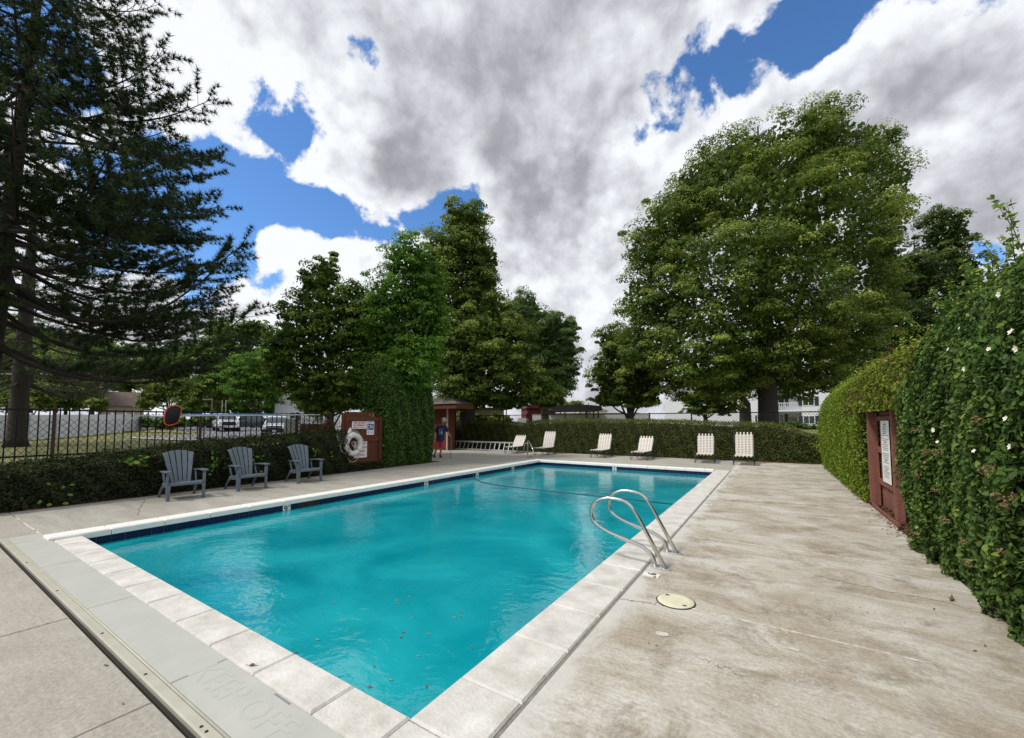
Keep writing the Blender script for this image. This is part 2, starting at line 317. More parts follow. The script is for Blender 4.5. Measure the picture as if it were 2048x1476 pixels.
M['lf_linden'] = leafmat('olive linden leaves', (.038, .074, .010), (.130, .200, .030), (.36, .43, .085), .38)
M['lf_green'] = leafmat('fresh green leaves', (.035, .09, .010), (.10, .22, .020), (.28, .46, .055), .4)
M['lf_maple'] = leafmat('dark green leaves', (.030, .070, .010), (.105, .190, .024), (.32, .43, .07), .42)
M['lf_deep'] = leafmat('deep green linden leaves', (.018, .04, .008), (.055, .10, .016), (.16, .22, .04), .3)  # deeper leaf green of the darker, denser crowns
M['lf_willow'] = leafmat('grey green willow leaves', (.065, .12, .035), (.15, .25, .075), (.36, .47, .18), .45)
M['lf_pine'] = leafmat('pine needles', (.014, .032, .012), (.038, .075, .024), (.12, .145, .042), .15)
M['lf_bg'] = leafmat('yellow green background leaves', (.045, .075, .012), (.125, .18, .028), (.26, .32, .06), .3)
M['lf_hedge'] = leafmat('trimmed hedge leaves', (.022, .034, .008), (.058, .080, .013), (.17, .20, .032), .18)
M['lf_low'] = leafmat('dark low hedge leaves', (.012, .018, .007), (.026, .036, .010), (.060, .082, .018), .12)
M['lf_col'] = leafmat('glossy column leaves', (.014, .040, .007), (.048, .115, .015), (.20, .32, .04), .25)
M['lf_thuja'] = leafmat('yellow green hedge leaves', (.06, .10, .010), (.17, .25, .022), (.34, .43, .05), .3)
M['lf_rose'] = leafmat('rose leaves', (.022, .050, .012), (.072, .135, .026), (.25, .34, .055), .25, .6, .25)
M['lf_juniper'] = leafmat('blue green juniper', (.010, .035, .010), (.022, .07, .018), (.055, .125, .03), .1)
M['lf_brown'] = leafmat('bronze dying leaves', (.05, .025, .010), (.13, .065, .022), (.20, .13, .04), .2)

# ------------------------------------------------------------------ object helpers
def props(o, label=None, cat=None, group=None, kind=None):
    if label: o['label'] = label
    if cat: o['category'] = cat
    if group: o['group'] = group
    if kind: o['kind'] = kind
    return o
def thing(name, label=None, cat=None, loc=(0, 0, 0), rz=0, group=None, kind=None):
    o = bpy.data.objects.new(name, None); col.objects.link(o); o.empty_display_size = .2
    o.location = loc; o.rotation_euler = (0, 0, rz)
    return props(o, label, cat, group, kind)
def root_of(o):
    while o.parent: o = o.parent
    return o
class MB:
    """collects simple solids for ONE mesh"""
    def __init__(s): s.v = []; s.f = []; s.mi = []; s.cur = 0
    def add(s, vs_, fs):
        b = len(s.v); s.v += [tuple(v) for v in vs_]
        for f in fs: s.f.append([b + i for i in f]); s.mi.append(s.cur)
        return s
    def box(s, c, d, rot=None, taper=1.0):
        c = Vector(c); hx, hy, hz = d[0]/2, d[1]/2, d[2]/2; vs_ = []
        for z in (-1, 1):
            k = taper if z > 0 else 1
            for x, y in ((-1, -1), (1, -1), (1, 1), (-1, 1)): vs_.append(Vector((x*hx*k, y*hy*k, z*hz)))
        if rot is not None:
            m = rot if isinstance(rot, Matrix) else Euler(rot).to_matrix(); vs_ = [m @ v for v in vs_]
        return s.add([v + c for v in vs_], [(3, 2, 1, 0), (4, 5, 6, 7), (0, 1, 5, 4), (1, 2, 6, 5), (2, 3, 7, 6), (3, 0, 4, 7)])
    def b2(s, lo, hi): return s.box([(a + b) / 2 for a, b in zip(lo, hi)], [abs(b - a) for a, b in zip(lo, hi)])
    def cbox(s, lo, hi, ch=.01):
        """box with chamfered top edges"""
        x0, y0, z0 = lo; x1, y1, z1 = hi; c = ch
        vs_ = [(x0, y0, z0), (x1, y0, z0), (x1, y1, z0), (x0, y1, z0), (x0, y0, z1-c), (x1, y0, z1-c), (x1, y1, z1-c), (x0, y1, z1-c),
               (x0+c, y0+c, z1), (x1-c, y0+c, z1), (x1-c, y1-c, z1), (x0+c, y1-c, z1)]
        return s.add(vs_, [(3, 2, 1, 0), (0, 1, 5, 4), (1, 2, 6, 5), (2, 3, 7, 6), (3, 0, 4, 7), (4, 5, 9, 8), (5, 6, 10, 9), (6, 7, 11, 10), (7, 4, 8, 11), (8, 9, 10, 11)])
    def bar(s, a, b, w, h=None, up=(0, 0, 1)):
        a, b = Vector(a), Vector(b); h = h or w; d = (b - a); L_ = d.length; d.normalize(); u = Vector(up)
        if abs(d.dot(u)) > .98: u = Vector((1, 0, 0))
        x = d.cross(u).normalized(); z = x.cross(d).normalized()
        m = Matrix((x, d, z)).transposed()
        return s.box((a + b) / 2, (w, L_, h), m)
    def tube(s, path, r, n=8, closed=False, caps=True):
        P = [Vector(p) for p in path]; k = len(P); rs = r if isinstance(r, (list, tuple)) else [r] * k
        prev = None; rings = []
        for i, p in enumerate(P):
            if closed: t = P[(i + 1) % k] - P[i - 1]
            else: t = P[min(i + 1, k - 1)] - P[max(i - 1, 0)]
            t.normalize()
            if prev is None:
                u = Vector((0, 0, 1)) if abs(t.z) < .9 else Vector((1, 0, 0)); x = t.cross(u).normalized()
            else:
                x = prev - t * prev.dot(t)
                x = x.normalized() if x.length > 1e-6 else t.orthogonal().normalized()
            prev = x; y = t.cross(x)
            rings.append([p + (x * math.cos(2*math.pi*j/n) + y * math.sin(2*math.pi*j/n)) * rs[i] for j in range(n)])
        vs_ = [v for rg in rings for v in rg]; fs = []
        for i in range(k if closed else k - 1):
            a, b = i * n, ((i + 1) % k) * n
            for j in range(n): fs.append((a + j, a + (j + 1) % n, b + (j + 1) % n, b + j))
        if caps and not closed: fs.append(tuple(range(n))[::-1]); fs.append(tuple((k - 1) * n + j for j in range(n)))
        return s.add(vs_, fs)
    def cyl(s, a, b, r, r2=None, n=12): return s.tube([a, b], [r, r if r2 is None else r2], n)
    def prism(s, poly, axis, a, b):
        """extrude 2-D polygon: axis 'x' poly=(y,z); 'y' poly=(x,z); 'z' poly=(x,y)"""
        def P(p, t): return {'x': (t, p[0], p[1]), 'y': (p[0], t, p[1]), 'z': (p[0], p[1], t)}[axis]
        n = len(poly); vs_ = [P(p, a) for p in poly] + [P(p, b) for p in poly]
        fs = [tuple(range(n))[::-1], tuple(range(n, 2*n))] + [(i, (i+1) % n, n + (i+1) % n, n + i) for i in range(n)]
        return s.add(vs_, fs)
    def lathe(s, prof, c, n=24, axis='z'):
        c = Vector(c); vs_ = []
        for r, z in prof:
            for j in range(n):
                a = 2*math.pi*j/n; v = (r*math.cos(a), r*math.sin(a), z)
                if axis == 'x': v = (z, r*math.cos(a), r*math.sin(a))
                if axis == 'y': v = (r*math.cos(a), z, r*math.sin(a))
                vs_.append(c + Vector(v))
        k = len(prof); fs = [(i*n + j, i*n + (j+1) % n, (i+1)*n + (j+1) % n, (i+1)*n + j) for i in range(k-1) for j in range(n)]
        if prof[0][0] > 1e-5: fs.append(tuple(range(n))[::-1])
        if prof[-1][0] > 1e-5: fs.append(tuple((k-1)*n + j for j in range(n)))
        return s.add(vs_, fs)
def link_mesh(name, me, mats, parent):
    for m in (mats if isinstance(mats, (list, tuple)) else [mats]): me.materials.append(m)
    o = bpy.data.objects.new(name, me); col.objects.link(o)
    if parent: o.parent = parent
    return o
def obj(name, mb, m, parent=None, world=False, smooth=False, bevel=0, fixn=True):
    vs_ = mb.v
    if world and parent is not None:
        r = root_of(parent); inv = (Matrix.Translation(r.location) @ r.rotation_euler.to_matrix().to_4x4()).inverted()
        vs_ = [tuple(inv @ Vector(v)) for v in vs_]
    me = bpy.data.meshes.new(name); me.from_pydata(vs_, [], mb.f)
    if len(set(mb.mi)) > 1: me.polygons.foreach_set('material_index', mb.mi)
    if fixn:
        bm = bmesh.new(); bm.from_mesh(me); bmesh.ops.recalc_face_normals(bm, faces=bm.faces); bm.to_mesh(me); bm.free()
    if smooth: me.shade_smooth() if smooth is True else me.shade_smooth()
    o = link_mesh(name, me, m, parent)
    if smooth == 'auto':
        try: me.set_sharp_from_angle(angle=R(35))
        except Exception: pass
    if bevel:
        b = o.modifiers.new('bevel', 'BEVEL'); b.width = bevel; b.segments = 2; b.limit_method = 'ANGLE'; b.angle_limit = R(35)
    return o
def copy_tree(o, loc=None, rz=None, label=None, parent=None):
    c = o.copy(); col.objects.link(c); c.parent = parent
    if loc is not None: c.location = loc
    if rz is not None: c.rotation_euler = (0, 0, rz)
    if label: c['label'] = label
    for ch in list(o.children): copy_tree(ch, parent=c)
    return c
def text(s_, size, parent, mtx, m, name='lettering', bold=.0, depth=.001, world=True, align='CENTER', sx=1.0):
    cu = bpy.data.curves.new(name, 'FONT'); cu.body = s_; cu.size = size; cu.align_x = align; cu.align_y = 'CENTER'; cu.extrude = depth; cu.offset = bold * size; cu.resolution_u = 2
    to = bpy.data.objects.new('tmp', cu); col.objects.link(to); bpy.context.view_layer.update()
    me = bpy.data.meshes.new_from_object(to.evaluated_get(bpy.context.evaluated_depsgraph_get()))
    bpy.data.objects.remove(to); bpy.data.curves.remove(cu); me.name = name
    mt = mtx @ Matrix.Diagonal((sx, 1, 1, 1))
    if world and parent is not None:
        r = root_of(parent); mt = (Matrix.Translation(r.location) @ r.rotation_euler.to_matrix().to_4x4()).inverted() @ mt
    me.transform(mt)
    return link_mesh(name, me, m, parent)
def frame3(origin, right, up):
    right = Vector(right).normalized(); up = Vector(up); n = right.cross(up).normalized(); up = n.cross(right)
    m = Matrix((right, up, n)).transposed().to_4x4(); m.translation = Vector(origin); return m

# leaves ---------------------------------------------------------------------
def leaf_arrays(C, Nn, L_, asp, tint, six=False, fold=.12):
    n = len(C); Nn = Nn / np.maximum(np.linalg.norm(Nn, axis=1, keepdims=True), 1e-6)
    T = rng.normal(size=(n, 3)); T -= Nn * (T * Nn).sum(1, keepdims=True); T /= np.linalg.norm(T, axis=1, keepdims=True)
    B = np.cross(Nn, T); L_ = L_[:, None]
    if six:
        pts = np.stack([C - T*L_*.5, C - T*L_*.12 + B*L_*asp*.5 + Nn*L_*fold, C + T*L_*.28 + B*L_*asp*.34 + Nn*L_*fold*.5, C + T*L_*.55 - Nn*L_*.08,
                        C + T*L_*.28 - B*L_*asp*.34 + Nn*L_*fold*.5, C - T*L_*.12 - B*L_*asp*.5 + Nn*L_*fold], 1)
    else:
        pts = np.stack([C - T*L_*.5, C + B*L_*asp*.5 + Nn*L_*fold, C + T*L_*.5, C - B*L_*asp*.5 + Nn*L_*fold], 1)
    return pts, tint
def leaf_mesh(name, parts, m, parent, loc=None):
    """parts: list of (pts[n,k,3], tint[n])"""
    me = bpy.data.meshes.new(name)
    nv = sum(p.shape[0] * p.shape[1] for p, _ in parts); nf = sum(p.shape[0] for p, _ in parts)
    co = np.concatenate([p.reshape(-1, 3) for p, _ in parts]).astype(np.float32)
    if parent is not None:
        r = root_of(parent); co = co - np.array(r.location, dtype=np.float32)
    sizes = np.concatenate([np.full(p.shape[0], p.shape[1]) for p, _ in parts]); tint = np.concatenate([t for _, t in parts]).astype(np.float32)
    me.vertices.add(nv); me.vertices.foreach_set('co', co.ravel())
    me.loops.add(nv); me.loops.foreach_set('vertex_index', np.arange(nv, dtype=np.int32))
    me.polygons.add(nf); st = np.concatenate([[0], np.cumsum(sizes)[:-1]]).astype(np.int32); me.polygons.foreach_set('loop_start', st)
    a = me.attributes.new('tint', 'FLOAT', 'FACE'); a.data.foreach_set('value', np.clip(tint, 0, 1))
    me.update(calc_edges=True)
    return link_mesh(name, me, m, parent)
def unit(n):
    v = rng.normal(size=(n, 3)); return v / np.linalg.norm(v, axis=1, keepdims=True)

def crown(blobs, depth, n, leaf, clump=.22, per=70, up=.35, inner=.22, solid=.8, sprig=.16):
    """blobs: (px, py, rx, ry, dd) seen sizes; returns leaf arrays and blob centres"""
    info = []; vol = []
    for b in blobs:
        px, py, rx, ry = b[:4]; dd = b[4] if len(b) > 4 else 0; d = depth + dd
        c = np.array(W(px, py, d)); th = math.atan(abs(px - PCX) / FPX)
        RX = rx * d / FPX * math.cos(th); RZ = ry * d / FPX; info.append((c, RX, RZ)); vol.append(RX * RX + 2 * RX * RZ)
    vol = np.array(vol) / sum(vol); parts = []
    for (c, RX, RZ), w in zip(info, vol):
        nl = int(n * w * (1 - inner)); k = max(6, nl // per)
        u = unit(k); s = rng.uniform(solid, 1.0, (k, 1)); cc = c + u * s * np.array([RX, RX, RZ])
        spr = rng.random(k) < sprig; s[spr] = rng.uniform(1.0, 1.16, (spr.sum(), 1)); cc = c + u * s * np.array([RX, RX, RZ])
        rc = clump * np.where(spr, .6, 1.0) * (.55 + .9 * rng.random(k)) * min(1.0, .45 + min(RX, RZ) * .4)
        ct = rng.normal(.52, .20, k)
        idx = rng.integers(0, k, nl); d_ = unit(nl); d_[:, 2] = np.where(d_[:, 2] < -.15, -d_[:, 2] * .7, d_[:, 2])
        P = cc[idx] + d_ * rc[idx, None] * (1 - .55 * rng.random((nl, 1)) ** 2) * np.array([1.15, 1.15, .85])
        Nn = d_ * .9 + u[idx] * .35 + rng.normal(size=(nl, 3)) * .38 + np.array([0, 0, up])
        L_ = leaf * rng.uniform(.65, 1.3, nl)
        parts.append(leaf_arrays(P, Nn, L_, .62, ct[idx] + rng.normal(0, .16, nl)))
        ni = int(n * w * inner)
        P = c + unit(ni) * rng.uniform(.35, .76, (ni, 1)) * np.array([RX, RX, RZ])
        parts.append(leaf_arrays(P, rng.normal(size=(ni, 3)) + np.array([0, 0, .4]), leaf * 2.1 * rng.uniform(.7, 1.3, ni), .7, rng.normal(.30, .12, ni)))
    return parts, info
def tree(name, label, blobs, depth, n, leaf, m, trunk_px, trunk_r, bark='bark', fork=.3, group=None, trunk_dd=0, limbs=9, **k):
    base = G(trunk_px, depth + trunk_dd, -.05)
    t = thing(name, label, 'tree', base, 0, group)
    parts, info = crown(blobs, depth, n, leaf, **k)
    leaf_mesh('crown', parts, M[m], t)
    mb = MB(); top = max((c[2] - .1 * rz for c, rx, rz in info)); H_ = top - base.z
    cx_ = np.mean([c for c, _, _ in info], axis=0)
    p = [base, base + Vector((0, 0, .25)), base + Vector((0, 0, H_ * fork)), Vector((base.x*.6 + cx_[0]*.4, base.y*.6 + cx_[1]*.4, base.z + H_ * .6)), Vector((cx_[0], cx_[1], top))]
    mb.tube(p, [trunk_r * 1.45, trunk_r * 1.05, trunk_r * .9, trunk_r * .5, trunk_r * .08], 10)
    order = sorted(info, key=lambda i: -i[1])[:limbs]
    for c, rx, rz in order:
        s0 = Vector(p[2]) + Vector((0, 0, random.uniform(-.05, .2) * H_)); e = Vector(c)
        mid = s0.lerp(e, .5) + Vector((0, 0, random.uniform(-.03, .06) * H_))
        mb.tube([s0, mid, e], [trunk_r * .38, trunk_r * .22, trunk_r * .08], 6)
        for q in range(5):
            u = unit(1)[0]; e2 = e + Vector((u[0] * rx, u[1] * rx, u[2] * rz)) * .85
            mb.tube([mid.lerp(e, random.uniform(.3, 1)), mid.lerp(e2, .65) + Vector((0, 0, .2)), e2], [trunk_r * .1, trunk_r * .06, trunk_r * .02], 4)
    obj('trunk', mb, M[bark], t, world=True, smooth=True)
    return t

def hedge(name, label, mk, s0, s1, thick, ztop, n, leaf, m, core_inset=.16, rough=.07, asp=.5, loc=None, six=False, spike=0, parts_extra=None, zb=lambda s: 0.0, front_bulge=None, cat='hedge', browns=None):
    """mk(s,t,z)->world, t=0 front face, t=thick back"""
    t_ = thing(name, label, cat, mk(s0, 0, 0) if loc is None else loc)
    mid = (s0 + s1) / 2; zt = ztop(mid); Ls = abs(s1 - s0)
    areas = np.array([Ls * zt * 1.25, Ls * zt * .4, Ls * thick, thick * zt, thick * zt]); areas /= areas.sum()
    which = rng.choice(5, n, p=areas); S = rng.uniform(s0, s1, n)
    Z = rng.random(n); ZT = np.array([ztop(s) for s in S]); ZB = np.array([zb(s) for s in S]); T = rng.uniform(0, thick, n)
    lump = .5 * np.sin(S * 5.1 + 1.3 * np.sin(Z * ZT * 4)) * np.sin(Z * ZT * 6.3 + S * 1.7) + .5 * np.sin(S * 13 + Z * 9)
    dep = rng.random(n) ** 1.6 * .14 - lump * rough * .6
    nx = np.zeros((n, 3))  # in (s,t,z)
    f = which == 0; T = np.where(f, dep, T); nx[f] = (0, -1, .35)
    b = which == 1; T = np.where(b, thick - dep, T); nx[b] = (0, 1, .3)
    tp = which == 2; Z = np.where(tp, 1 - dep / np.maximum(ZT - ZB, .2), Z); nx[tp] = (0, 0, 1)
    e0 = which == 3; S = np.where(e0, s0 + dep * np.sign(s1 - s0), S); nx[e0] = (-np.sign(s1 - s0), 0, .3)
    e1 = which == 4; S = np.where(e1, s1 - dep * np.sign(s1 - s0), S); nx[e1] = (np.sign(s1 - s0), 0, .3)
    zz = ZB + Z * (ZT - ZB)
    rnd = np.clip((Z - .82) / .18, 0, 1) ** 2 * .16; T = T + np.where(T < thick / 2, rnd, -rnd)
    if front_bulge is not None:
        fb = np.array([front_bulge(s, z) for s, z in zip(S, zz)]); T = T - fb * np.clip(1 - T / thick, 0, 1)
    zz = zz + np.where(tp & (rng.random(n) < .5), rng.random(n) * spike, 0)
    P = np.array([mk(a, b_, c) for a, b_, c in zip(S, T, zz)]); O = np.array(mk(0, 0, 0)); ax = [np.array(mk(1, 0, 0)) - O, np.array(mk(0, 1, 0)) - O, np.array([0, 0, 1.0])]
    Nn = nx[:, :1] * ax[0] + nx[:, 1:2] * ax[1] + nx[:, 2:] * ax[2] + rng.normal(size=(n, 3)) * .55
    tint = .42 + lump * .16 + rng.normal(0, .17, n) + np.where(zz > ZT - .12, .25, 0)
    L_ = leaf * rng.uniform(.6, 1.35, n)
    if browns is not None:
        bm_ = browns(S, zz) * 1.0 > rng.random(n)
        leaf_mesh('foliage', [leaf_arrays(P[~bm_], Nn[~bm_], L_[~bm_], asp, tint[~bm_], six)], M[m], t_)
        leaf_mesh('dead_foliage', [leaf_arrays(P[bm_], Nn[bm_], L_[bm_], asp, tint[bm_], six)], M['lf_brown'], t_)
    else:
        leaf_mesh('foliage', [leaf_arrays(P, Nn, L_, asp, tint, six)] + (parts_extra or []), M[m], t_)
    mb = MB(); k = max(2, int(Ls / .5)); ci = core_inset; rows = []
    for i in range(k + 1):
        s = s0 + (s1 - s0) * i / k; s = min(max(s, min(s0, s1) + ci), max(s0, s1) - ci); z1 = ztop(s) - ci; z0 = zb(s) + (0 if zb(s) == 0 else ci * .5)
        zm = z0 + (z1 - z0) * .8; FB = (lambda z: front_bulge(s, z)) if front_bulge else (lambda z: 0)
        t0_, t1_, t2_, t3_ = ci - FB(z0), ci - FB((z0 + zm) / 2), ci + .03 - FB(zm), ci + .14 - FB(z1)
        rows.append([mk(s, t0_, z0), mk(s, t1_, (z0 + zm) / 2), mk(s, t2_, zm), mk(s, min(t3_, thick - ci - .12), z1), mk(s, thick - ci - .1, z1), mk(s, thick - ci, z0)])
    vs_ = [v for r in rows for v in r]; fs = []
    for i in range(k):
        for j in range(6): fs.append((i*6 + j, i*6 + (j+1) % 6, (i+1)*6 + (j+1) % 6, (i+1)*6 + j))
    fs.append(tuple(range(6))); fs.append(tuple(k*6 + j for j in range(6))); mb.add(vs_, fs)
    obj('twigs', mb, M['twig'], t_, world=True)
    return t_

# ================================================================== SETTING
PX0, PX1, PY0, PY1 = -8.05, -1.63, 1.58, 14.6      # water's edge of the pool
WZ = -.16
def terrain():
    xs = sorted(set([-400, -250, -150, -110, -90, -75] + list(range(-64, -17, 3)) + [-17, -14, -11.2, 1.5] + list(range(4, 60, 4)) + [80, 120, 200, 400]))
    ys = sorted(set([-60, -30, -15, -6, -2.5, 4, 8, 12, 15, 18.9] + list(range(21, 70, 3)) + [75, 90, 120, 160, 220, 320, 500, 900]))
    mb = MB(); idx = {}
    for i, x in enumerate(xs):
        for j, y in enumerate(ys):
            z = g(x, y)
            idx[i, j] = len(mb.v); mb.v.append((x, y, z - (.04 if -17 <= x <= 1.5 and -2.5 <= y <= 18.9 else 0)))
    for i in range(len(xs) - 1):
        for j in range(len(ys) - 1):
            if xs[i] >= -11.2 and xs[i+1] <= 1.5 and ys[j] >= -2.5 and ys[j+1] <= 18.9: continue
            mb.f.append([idx[i, j], idx[i+1, j], idx[i+1, j+1], idx[i, j+1]]); mb.mi.append(0)
    o = obj('ground', mb, M['grass'], smooth=True); props(o, kind='structure')
terrain()

def ray_ground(px, py, dz=0):
    d = ray(px, py); t = 5.0
    for _ in range(4000):
        p = CAM + d * t
        if p.z <= g(p.x, p.y) + .05 + dz - .05: return p
        t += .05 if t < 60 else .2
        if t > 400: break
    return CAM + d * t
def patch(name, cols, m, dz, sub=4):
    """cols: list of (px, row_top, row_bottom)"""
    mb = MB(); k = len(cols); grid = []
    for px, a, b in cols:
        P0, P1 = ray_ground(px, a), ray_ground(px, b); cl = []
        for i in range(sub + 1):
            p = P0.lerp(P1, i / sub); cl.append(Vector((p.x, p.y, g(p.x, p.y) + dz)))
        grid.append(cl)
    vs_ = [v for c in grid for v in c]; fs = []
    for i in range(k - 1):
        for j in range(sub): fs.append((i*(sub+1)+j, i*(sub+1)+j+1, (i+1)*(sub+1)+j+1, (i+1)*(sub+1)+j))
    mb.add(vs_, fs); o = obj(name, mb, m, smooth=True); props(o, kind='structure'); return o
patch('parking_lot', [(326, 856, 857.2), (345, 853.5, 860), (372, 851.5, 863.5), (390, 850.3, 864.8), (410, 849, 866), (420, 848.6, 876), (440, 848.2, 881), (480, 848, 882.5), (540, 848, 883), (600, 848, 883), (690, 848, 882)], M['asphalt'], .035, 10)
patch('driveway', [(256, 874.3, 875.2), (300, 873.6, 877), (350, 871.5, 878.6), (400, 869, 880), (421, 867, 880.6)], M['asphalt'], .03, 5)
patch('kerb', [(262, 875.6, 877.4), (300, 877.4, 879.6), (350, 878.8, 881.4), (400, 880.3, 883), (440, 881.4, 884.2), (500, 883, 886)], M['kerb'], .06, 2)
patch('dry_grass_mound', [(150, 862.4, 863), (190, 857.5, 862), (225, 855.6, 863), (260, 855.2, 864), (300, 856.6, 865), (340, 859.5, 866), (380, 866, 868)], M['straw'], .06, 4)
patch('bare_soil', [(320, 897, 900), (350, 889, 902), (400, 887.5, 902), (450, 888, 900), (480, 890, 897)], M['straw'], .03, 4)

# ---- pool deck: slabs with open joints
deck = thing('pool_deck', kind='structure')
def slab(x0, y0, x1, y1, m, top=0.0, gap=.006, ch=.004):
    mb = MB().cbox((x0 + gap, y0 + gap, -.10), (x1 - gap, y1 - gap, top), ch); obj('concrete_slab', mb, m, deck)
RX_ = -1.215                     # outer edge of the right coping
deck_r = [-2.5, .9, 3.74, 6.08, 8.18, 10.5, 12.9, 16.0, 18.9]
jr = random.Random(3)
for i in range(len(deck_r) - 1):
    slab(RX_ + .022, deck_r[i], 1.5, deck_r[i+1], M['deck_right'], jr.uniform(-.002, .002))
for i, (a, b) in enumerate([(1.29, 4.9), (4.9, 8.6), (8.6, 12.2), (12.2, 14.93)]): slab(-11.15, a, -8.365, b, M['deck_left'], jr.uniform(-.002, .002))
for a, b in [(-18, -14.2), (-14.2, -11.15)]: slab(a, 12.2, b, 14.93, M['deck_left'])
for a, b in [(-18, -14.6), (-14.6, -11.4), (-11.4, -8.2), (-8.2, -4.9), (-4.9, -1.2)]: slab(a, 14.93, b, 18.9, M['deck_left'])
for a, b in [(-11.15, -8.7), (-8.7, -6.7), (-6.7, -4.76), (-4.76, -2.95), (-2.95, RX_ + .0)]: slab(a, -2.5, b, .90, M['deck_near'], jr.uniform(-.002, .001))
slab(-11.15, .90, -8.72, 1.29, M['deck_near'])
sub_ = MB(); B2 = sub_.b2
B2((RX_ + .001, -2.6, -.14), (1.55, 19, -.101)); B2((-18, PY1 + .31, -.14), (RX_, 19, -.101)); B2((-11.2, -2.6, -.14), (-8.36, PY1 + .30, -.101)); B2((-8.359, -2.6, -.14), (RX_, 1.0, -.101)); B2((-18, 12.1, -.14), (-11.201, PY1 + .30, -.101))
obj('joint_bed', sub_, M['grout_dark'], deck)
ck = MB(); cr_ = random.Random(9)
def caulk_line(x0, y0, x1, y1, w=.011, wob=.006, keep=1.0, z=-.02, n=26):
    for i in range(n):
        if cr_.random() > keep: continue
        a, b = i / n, (i + 1) / n
        p = (x0 + (x1-x0)*a, y0 + (y1-y0)*a + cr_.uniform(-wob, wob)*.3, z); q = (x0 + (x1-x0)*b, y0 + (y1-y0)*b + cr_.uniform(-wob, wob)*.3, z)
        ck.bar(p, q, w * cr_.uniform(.7, 1.3), .046)
caulk_line(RX_ + .03, 6.08, 1.48, 6.08, .016); caulk_line(-.9, 3.74, .75, 3.74, .014, keep=.95); caulk_line(.75, 3.74, 1.48, 3.74, .006, keep=.6)
caulk_line(RX_ + .1, 8.18, 1.2, 8.18, .012, keep=.7); caulk_line(.2, 10.5, 1.2, 10.5, .02, keep=.6); caulk_line(-1.0, 12.9, .9, 12.9, .02, keep=.35)
caulk_line(-10.9, 1.29, -8.4, 1.29, .018, keep=.85); caulk_line(-1.2, 14.95, -1.2, 18.8, .02, keep=.8)
obj('joint_caulk', ck, M['caulk'], deck)
# mortar spots and yellow repair patches worn onto the deck
for (px, py, rx, ry) in [(1325, 1269, .045, .035), (1590, 1300, .03, .015), (1418, 991, .06, .03), (1418, 981, .07, .03), (1402, 1036, .05, .02), (1510, 1012, .08, .02), (1560, 1003, .16, .012), (1500, 968, .09, .02), (1492, 946, .14, .012), (1540, 952, .1, .02)]:
    p = at(px, py); a0 = cr_.random() * 6
    pts = [(p.x + rx*math.cos(a*math.pi/5)*cr_.uniform(.75, 1.2), p.y + ry*math.sin(a*math.pi/5)*cr_.uniform(.75, 1.2)) for a in range(10)]
    obj('mortar_spot', MB().prism(pts, 'z', .0025, .0055), M['caulk'], deck)
M['oldpaint'] = mat('worn yellow paint', (.48, .38, .17), .9, noise=(18, (.42, .39, .32), .1, (1, 1, 1)))
for (px, py, rx, ry) in [(562, 990, .12, .05), (548, 994, .10, .03), (1458, 969, .13, .05)]:
    p = at(px, py); pts = [(p.x + rx*math.cos(a*math.pi/6)*cr_.uniform(.7, 1.2), p.y + ry*math.sin(a*math.pi/6)*cr_.uniform(.7, 1.2)) for a in range(12)]
    obj('paint_patch', MB().prism(pts, 'z', .0025, .0045), M['oldpaint'], deck)

def crack(p0, p1, seed, r=.0022):
    rr_ = random.Random(seed); n = 22; a, b = Vector(p0), Vector(p1); pts = []
    for i in range(n + 1):
        q = a.lerp(b, i/n); q += Vector((rr_.uniform(-.02, .02), rr_.uniform(-.03, .03), 0)) * (1 if 0 < i < n else 0); q.z = .0012; pts.append(q)
    obj('crack', MB().tube(pts, [r*rr_.uniform(.5, 1.2) for _ in pts], 4), M['dark_gap'], deck)
crack((-.72, 3.72, 0), (-1.18, 3.60, 0), 1); crack((.5, 2.75, 0), (1.35, 2.95, 0), 2, .0010); crack((-.5, 3.02, 0), (-.2, 2.93, 0), 3, .0010); crack((-.9, 9.2, 0), (.9, 9.6, 0), 4, .003); crack((.3, 5.2, 0), (1.35, 5.0, 0), 5, .0012); crack((-10.8, 3.0, 0), (-9.0, 2.4, 0), 6, .003)
# ---- pool
pool = thing('swimming_pool', 'rectangular in-ground pool with white coping and a navy waterline tile band', 'swimming pool', (PX0, PY0, 0))
bs = MB()
def floor_z(y): return float(np.interp(y, [PY0, 4.5, 8.5, 10.6, PY1], [-2.6, -2.75, -2.1, -1.45, -1.1]))
ys = [PY0, 3, 4.5, 6.5, 8.5, 9.6, 10.6, 12.6, PY1]; o_ = .02
vs_ = []; fs = []
for y in ys:
    yy = min(max(y, PY0 - o_), PY1 + o_)
    if y == PY0: yy = PY0 - o_
    if y == PY1: yy = PY1 + o_
    vs_ += [(PX0 - o_, yy, -.062), (PX0 - o_, yy, floor_z(y) + .25), (PX0 + .3, yy, floor_z(y)), (PX1 - .3, yy, floor_z(y)), (PX1 + o_, yy, floor_z(y) + .25), (PX1 + o_, yy, -.062)]
for i in range(len(ys) - 1):
    for j in range(5): fs.append((i*6+j, i*6+j+1, (i+1)*6+j+1, (i+1)*6+j))
fs.append((0, 1, 2, 3, 4, 5)); k = (len(ys)-1)*6; fs.append(tuple(k + j for j in range(6))); bs.add(vs_, fs)
obj('basin', bs, M['plaster'], pool, world=True, fixn=False)
for i in range(3):
    q = MB(); r = 2.1 - .55*i
    pts = [(PX0, PY1)] + [(PX0 + r*math.cos(-a*math.pi/16), PY1 + r*math.sin(-a*math.pi/16)) for a in range(0, 9)]
    pts = [(x, y) for x, y in pts]; q.prism(pts, 'z', -1.3, -.85 + .23*i); obj('step', q, M['plaster'], pool, world=True)
